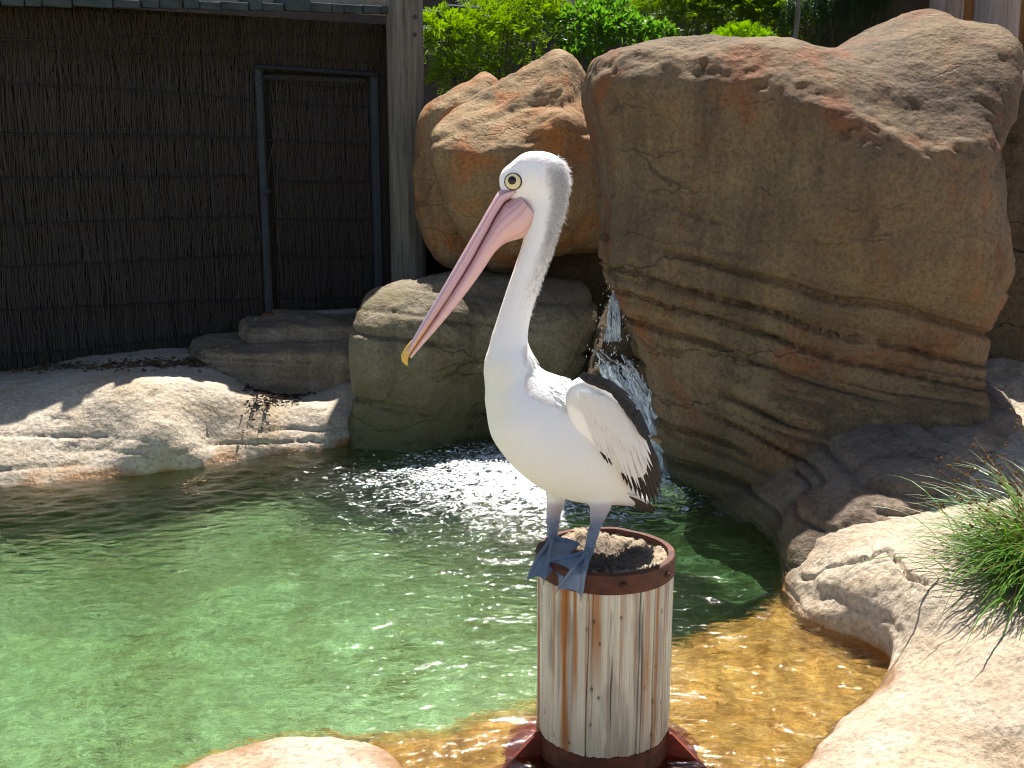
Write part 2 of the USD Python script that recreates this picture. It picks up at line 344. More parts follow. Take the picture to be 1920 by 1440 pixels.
M['plank'] = simple('grey_plank', (0.2, 0.17, 0.14), 0.85, 0.2, bump=(50, 0.004), vary=(12, (0.28, 0.24, 0.2)))
M['gate_metal'] = simple('galvanised_grey_steel', (0.040, 0.047, 0.052), 0.7, 0.2, 0.0, vary=(14, (0.026, 0.031, 0.034)))
M['rusty'] = simple('rusty_steel', (0.16, 0.05, 0.02), 0.8, 0.3, 0.2, bump=(90, 0.003), vary=(35, (0.28, 0.10, 0.03)))
def wood_pole(name, a, b, dark):
    N = {'tc': ('geometry', {}), 'mp': ('mapping', {'scale': (34.0, 34.0, 2.2)}), 'n': ('noise_texture', {'scale': 1.0, 'detail': 7.0, 'roughness': 0.65}),
         'r': ('rgb_ramp', {'ramp': [(0.3, dark), (0.45, a), (0.7, b)]}), 'b': ('bump', {'strength': 0.7, 'distance': 0.004}), 'p': ('principled_bsdf', {'roughness': 0.85, 'specular_ior_level': 0.2})}
    return usdkit.material(stage, L(name), N, [('tc.position', 'mp.vector'), ('mp.vector', 'n.vector'), ('n.fac', 'r.fac'), ('r.color', 'p.base_color'), ('n.fac', 'b.height'), ('b.normal', 'p.normal')], surface='p.BSDF')
M['pole'] = wood_pole('weathered_pole', (0.115, 0.103, 0.085), (0.19, 0.172, 0.145), (0.05, 0.042, 0.035))
M['pole_warm'] = wood_pole('weathered_column', (0.25, 0.2, 0.18), (0.36, 0.3, 0.28), (0.15, 0.11, 0.1))
M['dark_wall'] = simple('dark_building_wall', (0.035, 0.03, 0.027), 0.9, 0.1, vary=(6, (0.06, 0.05, 0.042)))
M['timber'] = wood_pole('brown_timber', (0.16, 0.08, 0.035), (0.24, 0.13, 0.06), (0.06, 0.03, 0.015))
M['teal'] = simple('teal_paint', (0.10, 0.22, 0.22), 0.6, 0.4)
M['bark'] = simple('shrub_bark', (0.09, 0.07, 0.05), 0.9, 0.1, bump=(60, 0.004))

# ------------------------------------------------------------------ ground, pool floor, water
def flat_sheet(x0, x1, y0, y1, z):
    X, Y = np.meshgrid(np.linspace(x0, x1, 2), np.linspace(y0, y1, 2)); return grid_mesh(X, Y, 0 * X + z)
PX0, PX1, PY0, PY1 = -4.6, 1.9, 1.7, 6.6
obj('ground', cat([flat_sheet(-60, 60, PY1, 90, 0.02), flat_sheet(-60, 60, -60, PY0, 0.02), flat_sheet(-60, PX0, PY0, PY1, 0.02), flat_sheet(PX1, 60, PY0, PY1, 0.02)]), M['paving'], kind='structure')
shelf_px = [(1262, 1205), (1310, 1190), (1380, 1178), (1440, 1150), (1470, 1110), (1800, 1110), (2300, 1300), (2200, 1800), (100, 1800), (300, 1470), (360, 1432), (440, 1402), (560, 1372), (700, 1380), (800, 1382), (900, 1348), (1000, 1322), (1060, 1280), (1150, 1240)]
shelf_poly = smooth_poly(np.array([G(a, b, -0.05)[:2] for a, b in shelf_px]), 2)
xs, ys = np.arange(PX0, PX1 + .001, 0.02), np.arange(PY0, PY1 + .001, 0.02)
FX, FY = np.meshgrid(xs, ys)
pts = np.stack([FX, FY, 0 * FX], -1)
ds = sd_poly(pts[..., :2], shelf_poly) + 0.05 * (fbm(pts * 7, 3, 3) - 0.5)
deep = -0.62 + 0.10 * (fbm(pts * 1.7, 3, 5) - 0.5) * 2 + 0.05 * (fbm(pts * 7, 3, 6) - 0.5) * 2
shal = -0.075 - 0.03 * (fbm(pts * 4, 3, 7) - 0.5) * 2 - 0.012 * (fbm(pts * 18, 3, 8) - 0.5) * 2
FZ = shal + (deep - shal) * sstep(-0.02, 0.20, ds)
edge = np.minimum.reduce([FX - PX0, PX1 - FX, FY - PY0, PY1 - FY])
FZ = np.where(edge < 0.1, 0.02 + (FZ - 0.02) * sstep(0, 0.1, edge), FZ)
M['floor'] = usdkit.material(stage, L('pool_bed'), {
    'g': ('geometry', {}), 'sx': ('separate_xyz', {}),
    'mr': ('map_range', {'range_type': 'smoothstep', 'from_min': -0.26, 'from_max': -0.11, 'to_min': 0.0, 'to_max': 1.0, 'clamp': True}),
    'n1': ('noise_texture', {'scale': 2.6, 'detail': 9.0, 'roughness': 0.65, 'distortion': 1.0}), 'r1': ('rgb_ramp', {'ramp': [(0.34, (0.24, 0.18, 0.06)), (0.44, (0.46, 0.41, 0.20)), (0.54, (0.66, 0.62, 0.38)), (0.68, (0.84, 0.80, 0.56))]}),
    'n2': ('noise_texture', {'scale': 9.0, 'detail': 7.0, 'roughness': 0.7, 'distortion': 1.5}), 'r2': ('rgb_ramp', {'ramp': [(0.33, (0.20, 0.085, 0.018)), (0.5, (0.47, 0.26, 0.065)), (0.68, (0.66, 0.44, 0.16))]}),
    'n3': ('noise_texture', {'scale': 13.0, 'detail': 5.0, 'roughness': 0.65, 'distortion': 1.2}), 'r3': ('rgb_ramp', {'ramp': [(0.36, (0.50, 0.50, 0.48)), (0.5, (0.92, 0.92, 0.92)), (0.62, (1.25, 1.25, 1.18))]}), 'm3': ('mix', {'mix_type': 'multiply', 'fac': 1.0}),
    'mx': ('mix', {}), 'bp': ('bump', {'strength': 0.7, 'distance': 0.02}), 'p': ('principled_bsdf', {'roughness': 0.9, 'specular_ior_level': 0.1})},
    [('g.position', 'sx.vector'), ('sx.z', 'mr.value'), ('g.position', 'n1.vector'), ('n1.fac', 'r1.fac'), ('g.position', 'n2.vector'), ('n2.fac', 'r2.fac'),
     ('mr.result', 'mx.fac'), ('r1.color', 'mx.color1'), ('r2.color', 'mx.color2'), ('mx.color', 'm3.color1'), ('g.position', 'n3.vector'), ('n3.fac', 'r3.fac'), ('r3.color', 'm3.color2'), ('m3.color', 'p.base_color'), ('n2.fac', 'bp.height'), ('bp.normal', 'p.normal')], surface='p.BSDF')
obj('pool_floor', grid_mesh(FX, FY, FZ), M['floor'], smooth=True, kind='structure')

FALL = G(1010, 895, 0)           # where the waterfall churns the pool
WX0, WX1, WY0, WY1 = -4.2, 1.8, 1.85, 6.5
wx, wy = np.arange(WX0, WX1 + .001, 0.0125), np.arange(WY0, WY1 + .001, 0.0125)
X, Y = np.meshgrid(wx, wy)
r = np.hypot(X - FALL[0], Y - FALL[1])
Q = np.stack([X, Y, 0 * X], -1)
churn = np.exp(-(r / 0.75) ** 2)
wz = 0.004 * np.sin(2 * np.pi * (r / 0.16) + 3 * fbm(Q * 2.2, 2, 1) * 4) * (0.35 + np.exp(-(r / 1.6) ** 2))
calm = 0.55 + 0.45 * np.exp(-(r / 1.1) ** 2)
wz = wz * calm + calm * (0.013 * (fbm(Q * [5.5, 7.5, 1], 3, 21) - 0.5) * 2 + 0.0065 * (fbm(Q * [17, 26, 1], 2, 22) - 0.5) * 2)
wz += churn * (0.035 * (fbm(Q * 9, 3, 23) - 0.45) + 0.015 * (fbm(Q * 26, 3, 24) - 0.5))
tv, tf = grid_mesh(X, Y, wz)
nv, nw = len(wy), len(wx)
def idx(i, j): return i * nw + j
ring = [idx(0, j) for j in range(nw)] + [idx(i, nw - 1) for i in range(1, nv)] + [idx(nv - 1, j) for j in range(nw - 2, -1, -1)] + [idx(i, 0) for i in range(nv - 2, 0, -1)]
low = tv[ring].copy(); low[:, 2] = -1.1; k = len(tv); m_ = len(ring)
cen = np.array([[(WX0 + WX1) / 2, (WY0 + WY1) / 2, -1.1]])
side = [];
for a in range(m_):
    b = (a + 1) % m_
    side += [[ring[a], k + a, k + b], [ring[a], k + b, ring[b]], [k + a, k + m_, k + b]]
wv, wf = np.vstack([tv, low, cen]), np.vstack([tf, np.array(side)])
M['water'] = usdkit.material(stage, L('pool_water'), {
    'g': ('geometry', {}), 'mpb': ('mapping', {'scale': (1.0, 2.0, 1.0)}), 'bn': ('noise_texture', {'scale': 24.0, 'detail': 4.0, 'roughness': 0.55, 'distortion': 0.5}), 'bp': ('bump', {'strength': 0.8, 'distance': 0.012}), 'bh': ('math', {'math_type': 'multiply'}), 'bd': ('map_range', {'from_min': 0.5, 'from_max': 1.6, 'to_min': 0.85, 'to_max': 0.46, 'clamp': True}),
    'fr': ('fresnel', {'IOR': 1.33}),
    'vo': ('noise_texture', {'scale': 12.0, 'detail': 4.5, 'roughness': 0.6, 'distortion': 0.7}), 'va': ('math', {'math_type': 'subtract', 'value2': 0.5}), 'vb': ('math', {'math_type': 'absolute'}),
    'vr': ('rgb_ramp', {'ramp': [(0.0, (1.0, 1.0, 1.0)), (0.018, (0.95, 0.95, 0.95)), (0.05, (0.60, 0.60, 0.60)), (0.3, (0.46, 0.46, 0.46))]}),  # caustic light lines painted into the transmission colour of the surface
    't': ('transparent_bsdf', {}), 'rf': ('refraction_bsdf', {'IOR': 1.33, 'roughness': 0.0, 'color': (0.95, 0.97, 0.96)}), 'mt': ('mix_closure', {'fac': 0.6}), 'rn': ('noise_texture', {'scale': 11.0, 'detail': 3.0, 'roughness': 0.5, 'distortion': 0.6}), 'rb': ('bump', {'strength': 1.0, 'distance': 0.035}),
    'gl': ('glossy_bsdf', {'roughness': 0.055, 'color': (1, 1, 1)}), 'mx': ('mix_closure', {}),
    # foam where the fall churns
    'fd': ('vector_math', {'math_type': 'distance', 'vector2': (float(FALL[0]), float(FALL[1]), 0.0)}), 'fm': ('map_range', {'from_min': 0.05, 'from_max': 1.5, 'to_min': 0.20, 'to_max': -0.14, 'clamp': True}),
    'fn': ('noise_texture', {'scale': 21.0, 'detail': 8.0, 'roughness': 0.72, 'distortion': 1.5}), 'fa': ('math', {'math_type': 'add'}), 'fr2': ('rgb_ramp', {'ramp': [(0.57, (0, 0, 0)), (0.66, (0.9,) * 3)]}),
    'foam': ('diffuse_bsdf', {'color': (0.84, 0.86, 0.87)}), 'mf': ('mix_closure', {}),
    'vol': ('absorption_volume', {'color': (0.44, 0.78, 0.615), 'density': 1.0})},
    [('g.position', 'mpb.vector'), ('mpb.vector', 'bn.vector'), ('bn.fac', 'bh.value1'), ('fd.value', 'bd.value'), ('bd.result', 'bh.value2'), ('bh.value', 'bp.height'), ('bp.normal', 'fr.normal' if False else 'gl.normal'), ('mpb.vector', 'rn.vector'), ('rn.fac', 'rb.height'), ('rb.normal', 'rf.normal'),
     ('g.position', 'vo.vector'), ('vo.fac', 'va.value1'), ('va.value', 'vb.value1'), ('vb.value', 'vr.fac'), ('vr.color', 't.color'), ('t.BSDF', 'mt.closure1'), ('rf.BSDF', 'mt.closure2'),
     ('fr.fac', 'mx.fac'), ('mt.closure', 'mx.closure1'), ('gl.BSDF', 'mx.closure2'),
     ('g.position', 'fd.vector1'), ('fd.value', 'fm.value'), ('g.position', 'fn.vector'), ('fn.fac', 'fa.value1'), ('fm.result', 'fa.value2'), ('fa.value', 'fr2.fac'), ('fr2.color', 'mf.fac'),
     ('mx.closure', 'mf.closure1'), ('foam.BSDF', 'mf.closure2')], surface='mf.closure', volume='vol.volume')
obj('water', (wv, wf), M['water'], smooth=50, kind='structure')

# ------------------------------------------------------------------ rocks
def add_rock(name, vf, mat, label, a, seed, extra=None, cat_='boulder', group=None):
    v, f = vf; v = rough(v, f, a, seed, extra)
    t = thing(name, label, cat_, loc=(v[:, 0].mean(), v[:, 1].mean(), v[:, 2].min()), group=group)
    obj('stone', (v, f), mat, t, smooth=True); return v, f
# large boulder over the pool
out = [(1112, 185, 5.1), (1112, 140, 5.1), (1140, 102, 5.3), (1200, 92, 5.4), (1330, 90, 5.4), (1420, 106, 5.45), (1500, 124, 5.45), (1560, 104, 5.6), (1615, 66, 5.7), (1665, 38, 5.75), (1710, 36, 5.75), (1760, 62, 5.65), (1830, 70, 5.5), (1880, 106, 5.3), (1888, 175, 5.0),
       (1852, 280, 4.95), (1845, 420, 4.95), (1835, 600, 4.9), (1830, 760, 4.8), (1830, 1050, 4.6), (1440, 1060, 4.9), (1300, 980, 5.1), (1258, 890, 5.15), (1245, 800, 5.1), (1215, 700, 5.1), (1188, 610, 5.1), (1162, 520, 5.1), (1148, 430, 5.1), (1136, 330, 5.1), (1118, 230, 5.1)]
lip_px = np.array([(1100, 105), (1380, 118), (1480, 175), (1580, 250), (1700, 285), (1830, 270), (1900, 240)], float)
lipw = P(lip_px[:, 0], lip_px[:, 1], 4.85)
def big_warp(x, z):
    zl = np.interp(x, lipw[:, 0], lipw[:, 2])
    w = 1.15 * .07 * np.logaddexp(0, (z - zl) / .07) 
    w = w - 0.46 * sstep(0.75, 1.25, x) * (1 - sstep(0.1, 1.0, z)) + 0.10 * (1 - sstep(0.45, 0.95, x)) * sstep(0.0, 0.3, z) * (1 - sstep(1.6, 2.2, z))
    w = w - 0.32 * sstep(0.8, 1.5, x) * sstep(0.5, 1.1, z)
    return w + 0.05 * np.sin(x * 2.3 + 1)
def big_extra(v, n):
    px, py = proj(v)
    m = sstep(330, 440, py + 0.18 * (px - 1150) * -1)
    s = (strata(v, 0.145, 0.22, 0.050, 0.055, 3, 0.10, 0.36) + 0.6 * strata(v, 0.083, 0.20, 0.034, 0.085, 6, 0.08, 0.46)) * m
    lump = 0.05 * (noise(v * [1.4, 1.4, 2.0], 4) - .5) * 2
    # broken knobbly lip along the lit edge
    zl = np.interp(v[:, 0], lipw[:, 0], lipw[:, 2]); e = np.exp(-((v[:, 2] - zl) / 0.10) ** 2)
    lump += e * 0.05 * (fbm(v * 7, 3, 44) - .5) * 2
    return s + lump
add_rock('boulder', front_rock(out, 5.35, 0.55, 0.30, 0.0165, big_warp), M['big_rock'], 'huge brown layered boulder overhanging the pool right of the waterfall, its peaked top sunlit', ((1.2, .05), (4, .022), (13, .010), (38, .004)), 1, big_extra)
# boulder behind at the right frame edge
out = [(1780, 200, 5.7), (1840, 130, 5.7), (1900, 120, 5.7), (1960, 180, 5.6), (2050, 260, 5.6), (2150, 420, 5.6), (2200, 800, 5.6), (2100, 860, 5.6), (1700, 860, 5.6), (1720, 600, 5.6), (1740, 380, 5.6)]
def rx(v, n): return strata(v, 0.16, 0.1, 0.03, 0.1, 8, 0.1, 0.4)
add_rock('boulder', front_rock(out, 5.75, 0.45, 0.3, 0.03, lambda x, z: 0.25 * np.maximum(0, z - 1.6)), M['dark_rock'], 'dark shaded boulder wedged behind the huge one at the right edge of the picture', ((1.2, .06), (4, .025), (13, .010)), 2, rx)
# orange boulder
out = [(800, 250, 6.5), (830, 215, 6.6), (900, 165, 6.7), (970, 130, 6.9), (1010, 105, 7.0), (1045, 95, 7.0), (1075, 110, 7.0), (1100, 140, 6.9), (1130, 200, 6.7), (1160, 300, 6.6), (1175, 420, 6.6), (1150, 470, 6.6), (1080, 480, 6.6), (1000, 490, 6.6), (950, 520, 6.6), (900, 500, 6.6), (862, 440, 6.6), (822, 350, 6.6)]
olip = P(np.array([780, 830, 900, 1000, 1060, 1150.]), np.array([270, 280, 290, 275, 225, 300.]), 6.3)
def owarp(x, z):
    zl = np.interp(x, olip[:, 0], olip[:, 2]); xr = P(1060, 200, 6.4)[0]
    return 1.0 * np.maximum(0, z - zl) + 0.8 * np.maximum(0, x - xr) + 0.35 * np.maximum(0, 1.35 - z)
add_rock('boulder', front_rock(out, 6.75, 0.5, 0.20, 0.022, owarp), M['orange_rock'], 'orange sandstone boulder with sunlit sloping top below the shrubs', ((1.5, .05), (5, .03), (15, .011), (38, .004)), 3, lambda v, n: strata(v, 0.2, -0.3, 0.014, 0.12, 12, 0.15, 0.45))
out = [(782, 230, 7.0), (800, 195, 7.1), (860, 165, 7.2), (930, 135, 7.3), (960, 250, 7.0), (960, 500, 6.9), (850, 515, 6.9), (800, 470, 6.9), (778, 400, 6.9), (785, 330, 6.9)]
add_rock('boulder', front_rock(out, 7.1, 0.35, 0.22, 0.028, lambda x, z: 0.7 * np.maximum(0, z - 1.9)), M['orange_rock'], 'rust brown boulder squeezed between the weathered pole and the orange boulder', ((1.5, .06), (5, .025), (15, .010)), 4)
# low grey boulder by the water and the dark ledge behind the bird
out = [(652, 600, 5.75), (670, 568, 5.8), (720, 548, 5.9), (790, 533, 6.0), (880, 522, 6.1), (960, 535, 6.1), (1060, 540, 6.1), (1110, 556, 6.0), (1125, 600, 5.9), (1115, 660, 5.9), (1095, 760, 5.8), (1080, 900, 5.7), (640, 900, 5.7), (648, 820, 5.7), (655, 740, 5.7), (650, 660, 5.7)]
def gwarp(x, z): return 0.55 * np.maximum(0, z - 0.72) + 0.30 * sstep(-0.55, 0.0, x) + 0.05 * np.sin(z * 9) 
def gx(v, n):
    return strata(v, 0.17, 0.12, 0.035, 0.10, 15, 0.10, 0.40)
add_rock('boulder', front_rock(out, 6.0, 0.40, 0.20, 0.02, gwarp), M['grey_rock'], 'low rounded grey boulder at the water under the bill tip, patched with sunlight', ((1.5, .05), (5, .025), (15, .010), (38, .004)), 5, gx)
# back wall of the cave
out = [(960, 330, 7.1), (1250, 330, 7.1), (1300, 600, 7.1), (1300, 900, 7.0), (900, 900, 7.0), (900, 500, 7.0)]
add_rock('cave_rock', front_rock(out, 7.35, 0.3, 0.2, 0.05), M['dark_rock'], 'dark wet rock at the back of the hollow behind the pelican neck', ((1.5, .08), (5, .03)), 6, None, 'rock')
# cascade rock
out = [(1128, 620, 5.75), (1160, 560, 5.8), (1200, 600, 5.8), (1250, 700, 5.6), (1290, 900, 5.5), (1270, 960, 5.4), (1080, 960, 5.4), (1090, 760, 5.6), (1110, 680, 5.7)]
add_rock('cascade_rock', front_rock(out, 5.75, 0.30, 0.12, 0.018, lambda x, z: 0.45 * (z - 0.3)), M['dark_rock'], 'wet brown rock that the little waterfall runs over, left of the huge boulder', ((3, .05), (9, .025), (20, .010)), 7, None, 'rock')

# left ledge
poly = [G(a, b, 0)[:2] for a, b in [(-500, 950), (-250, 935), (0, 915), (80, 912), (150, 904), (300, 886), (450, 866), (600, 846), (680, 832)]]
poly += [np.array(q) for q in [(-0.55, 6.0), (-0.6, 7.2), (-2.0, 7.2), (-3.2, 6.6), (-4.4, 5.9)]]
led = tops([(-300, 860, .11), (0, 858, .11), (200, 845, .10), (400, 826, .09), (550, 810, .09), (630, 804, .09), (0, 770, .28), (200, 760, .30), (380, 750, .29), (450, 735, .29), (120, 705, .36), (250, 690, .40), (340, 700, .37), (430, 722, .32),
             (0, 720, .34), (500, 775, .20), (520, 745, .19), (560, 750, .19), (480, 735, .22), (620, 745, .21), (650, 722, .26), (600, 770, .19), (560, 700, .25), (650, 700, .27), (0, 690, .30), (-300, 700, .32), (300, 800, .22), (330, 690, .38), (400, 680, .36), (480, 690, .28)])
def lx(v, n):
    side_ = (1 - sstep(0.80, 0.95, n[:, 2])) * (1 - sstep(.16, .24, v[:, 2]))
    s = strata(v, 0.075, 0.05, 0.015, 0.12, 31, 0.035, 0.36) * side_
    pit = -0.02 * np.exp(-((noise(v * [9, 9, 9], 33) - 0.93) / 0.06) ** 2)
    return s + pit * sstep(0.6, 0.9, n[:, 2])
lv, lf = plan_rock(np.array(poly), led, -0.35, 0.12, 0.017, 0.7)
lv = rough(lv, lf, ((1.8, .022), (5, .012), (15, .007), (40, .0035)), 8, lx)
obj('rock_ledge', (lv, lf), M['ledge'], smooth=True, kind='structure')

def step_rock(poly_px, Yf, Yb, z, zb, label, seed):
    pl = [P(a, 640, Yf + dy)[:2] for a, dy in poly_px] + [P(poly_px[-1][0] + 10, 640, Yb)[:2], P(poly_px[0][0], 640, Yb)[:2]]
    v, f = plan_rock(np.array(pl), lambda xy: z + .05 * (fbm(np.c_[xy, 0 * xy[:, 0]] * 2.5, 2, seed) - .5), zb, .05, .018, z + .12)
    v = rough(v, f, ((2.0, .05), (6, .03), (15, .012), (40, .005)), seed, lambda q, n: strata(q, .07, .05, .02, .14, seed, .03, .3) * (1 - sstep(.5, .8, n[:, 2])))
    t = thing('rock_step', label, 'rock step', (v[:, 0].mean(), v[:, 1].mean(), zb)); obj('stone', (v, f), M['step'], t, smooth=True)
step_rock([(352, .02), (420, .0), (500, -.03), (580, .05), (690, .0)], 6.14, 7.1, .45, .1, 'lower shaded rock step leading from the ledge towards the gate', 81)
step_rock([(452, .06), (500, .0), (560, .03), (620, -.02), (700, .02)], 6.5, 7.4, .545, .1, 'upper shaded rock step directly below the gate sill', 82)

# right rim and foreground rock
poly = [G(a, b, 0)[:2] for a, b in [(1300, 930), (1380, 950), (1440, 978), (1478, 1035), (1458, 1100), (1485, 1150), (1550, 1178), (1630, 1205), (1684, 1240), (1650, 1285), (1580, 1335), (1530, 1380), (1480, 1440), (1400, 1540)]]
poly += [np.array(q) for q in [(0.5, 1.95), (1.2, 1.7), (2.6, 1.7), (2.9, 5.2), (1.6, 5.3), (0.9, 5.3)]]
rimtop = tops([(1600, 962, .26), (1540, 1000, .20), (1500, 1050, .12), (1475, 1085, .06), (1620, 1080, .19), (1740, 1000, .26), (1800, 1100, .24), (1560, 1120, .11), (1620, 1160, .09), (1700, 1200, .11), (1800, 1250, .15), (1920, 1230, .23), (1700, 1330, .08), (1600, 1400, .05),
               (1540, 1430, .04), (1800, 1430, .11), (1920, 1400, .16), (1500, 960, .17), (1460, 985, .07), (1600, 880, .30), (1500, 880, .24), (1750, 800, .38), (1900, 780, .43), (1900, 900, .34), (1700, 900, .31), (1800, 850, .37), (1700, 740, .46), (1900, 700, .55), (2100, 1000, .3), (2200, 1300, .25), (2000, 1600, .12), (1400, 930, .05), (1660, 1150, .14), (1720, 1120, .21)], 0.001)
def surf_line(pts, n):      # a crack traced over the sloping rim
    q = np.array([G(a, b, .2) for a, b in pts])
    for _ in range(8): q = np.array([G(a, b, float(z_)) for (a, b), z_ in zip(pts, rimtop(q[:, :2]))])
    return interp_line(q, n)
crack1 = surf_line([(1498, 1052), (1525, 1060), (1560, 1056), (1600, 1055), (1628, 1043)], 60)
crack2 = surf_line([(1630, 1043), (1662, 1064), (1700, 1085), (1735, 1112)], 60)
crack3 = surf_line([(1632, 1042), (1628, 1018), (1640, 1000)], 30)
from scipy.spatial import cKDTree
wobble = lambda v: 0.012 * (noise(v * [22, 22, 0], 61) - .5)
def rimx(v, n):
    p2 = v[:, :2] + wobble(v)[:, None]
    d1, d2_, d3 = (cKDTree(c[:, :2]).query(p2)[0] for c in (crack1, crack2, crack3))
    up = sstep(0.3, 0.7, n[:, 2])
    g = -(0.026 * np.exp(-(d1 / 0.0065) ** 2) + 0.034 * np.exp(-(d2_ / 0.007) ** 2) + 0.014 * np.exp(-(d3 / 0.006) ** 2)) * up
    px, py = proj(v)
    nearside = np.where(py < np.interp(px, [1490, 1630, 1735], [1055, 1043, 1112]), 1, 0)
    g += 0.006 * nearside * np.exp(-(np.minimum(d1, d2_) / 0.07) ** 2) * up
    ss = strata(v, 0.07, 0.05, 0.008, 0.13, 35, 0.03, 0.35) * (1 - sstep(0.5, 0.8, n[:, 2]))
    dent = -0.03 * np.exp(-(((px - 1525) / 45) ** 2 + ((py - 1118) / 26) ** 2)) - 0.05 * np.exp(-(((px - 1870) / 70) ** 2 + ((py - 1410) / 40) ** 2))
    back = strata(v, 0.06, -0.05, 0.02, 0.14, 37, 0.05, 0.35) * sstep(1500, 1700, px) * (1 - sstep(900, 960, py))
    return g + ss + dent + back
rv, rf = plan_rock(np.array(poly), rimtop, -0.2, 0.08, 0.0115, 0.66)
rv = rough(rv, rf, ((1.8, .03), (5, .02), (15, .008), (40, .004)), 9, rimx)
obj('pool_rim', (rv, rf), M['rim'], smooth=True, kind='structure')
poly = [G(a, b, 0)[:2] for a, b in [(330, 1445), (430, 1410), (540, 1384), (620, 1392), (700, 1398), (760, 1430), (780, 1500), (700, 1600), (400, 1600), (250, 1520)]]
def on_rim(a, b):
    q = G(a, b, .2)
    for _ in range(8): q = G(a, b, float(rimtop(q[None, :2])[0]) + .06)
    return q[:2]
apoly = [G(a, b, 0)[:2] for a, b in [(1290, 935), (1365, 965), (1430, 998), (1462, 1036)]] + [on_rim(a, b) for a, b in [(1492, 1026), (1545, 985), (1620, 955), (1720, 945), (1800, 905), (1880, 860), (1960, 800)]]
_unused = [G(a, b, .1)[:2] for a, b in [(1290, 930), (1370, 955), (1440, 985), (1475, 1010), (1530, 975), (1620, 930), (1720, 905), (1800, 860), (1840, 800)]]
apoly += [np.array(q) for q in [(2.3, 5.0), (1.5, 5.2), (.9, 5.2)]]
apoly = np.array(apoly); rim_line = cKDTree(interp_line(apoly[4:11], 200))
av, af = plan_rock(np.array(apoly), lambda xy: rimtop(xy) - .03 + .10 * sstep(0.0, 0.22, rim_line.query(xy)[0]), -.25, .09, .016, .66)
av = rough(av, af, ((1.8, .04), (5, .025), (15, .009), (40, .004)), 19, lambda v, n: strata(v, .07, .2, .026, .13, 37, .05, .32))
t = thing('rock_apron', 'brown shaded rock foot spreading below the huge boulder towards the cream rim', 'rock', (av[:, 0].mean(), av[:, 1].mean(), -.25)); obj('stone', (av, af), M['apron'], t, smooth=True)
poly = [G(a, b, 0)[:2] for a, b in [(330, 1445), (430, 1410), (540, 1384), (620, 1392), (700, 1398), (760, 1430), (780, 1500), (700, 1600), (400, 1600), (250, 1520)]]
fv, ff = plan_rock(np.array(poly), tops([(540, 1400, .045), (620, 1405, .05), (450, 1430, .04), (700, 1430, .03), (500, 1500, .06), (300, 1500, .03), (650, 1500, .05)]), -0.3, 0.05, 0.01, 0.2)
fv = rough(fv, ff, ((3, .015), (9, .010), (25, .004)), 10)
t = thing('low_rock', 'flat pale rock just breaking the water at the bottom edge left of the post', 'rock', loc=(fv[:, 0].mean(), fv[:, 1].mean(), 0))
obj('stone', (fv, ff), M['rim'], t, smooth=True)

# ------------------------------------------------------------------ garden bed and background building
gx_, gy_ = np.meshgrid(np.linspace(-.30, 3.2, 60), np.linspace(7.1, 11.4, 50))
gz_ = 1.35 + 0.12 * (fbm(np.stack([gx_, gy_, 0 * gx_], -1) * 2, 3, 71) - .5) + 0.22 * sstep(7.2, 9.0, gy_)
gz_ = np.where((gy_ < 7.12) | (gx_ < -0.27), 0.0, gz_)
obj('garden_bed', grid_mesh(gx_, gy_, gz_), M['soil'], smooth=True, kind='structure')
t = thing('building', 'dark building wall with a pale teal panel glimpsed above the shrubs', 'building', (0, 11.4, 0))
obj('wall', box((0, 11.55, 1.9), (24, 0.2, 3.8)), M['dark_wall'], t)
c = P(1140, 5, 11.3); obj('panel', box((c[0] + .17, 11.38, c[2] + .05), (0.36, 0.08, 0.5), bev=.01), M['teal'], t)
c = P(1197, 8, 11.2); obj('post', box((c[0], 11.3, c[2] + .05), (0.09, 0.09, 0.8), bev=.01), M['gate_metal'], t)
c = P(1075, 3, 11.3); obj('panel', box((c[0], 11.4, c[2] + .06), (0.25, 0.06, 0.3), bev=.01), M['plank'], t)

# ------------------------------------------------------------------ brushwood fence, coping and gate
FA, FS = np.array([-3.05, 6.4]), 0.485
FD = np.array([1, FS]) / math.hypot(1, FS); FN = np.array([FD[1], -FD[0]])       # along the fence; towards the camera
def FP(px, py, off=0.0):
    x, y, z = ray(px, py); t_ = (FA[1] - FS * FA[0] - off * math.hypot(1, FS)) / (y - FS * x)
    return np.stack(np.broadcast_arrays(x * t_, y * t_, CAM_H + z * t_), -1)
def fpt(s, z, off): q = FA + FD * s + FN * off; return np.array([q[0], q[1], z])
def fs(p): return (np.asarray(p)[..., :2] - FA) @ FD
FR = np.stack([np.array([FD[0], FD[1], 0]), np.array([-FD[1], FD[0], 0]), np.array([0, 0, 1.0])], 1)
S0, S1 = -1.5, float(fs(FP(735, 300)))
SG0, SG1 = float(fs(FP(488, 350))), float(fs(FP(706, 350)))
ZT = float(FP(350, 22)[2])
GZ0, GZ1 = float(FP(497, 597)[2]), float(FP(480, 128)[2])
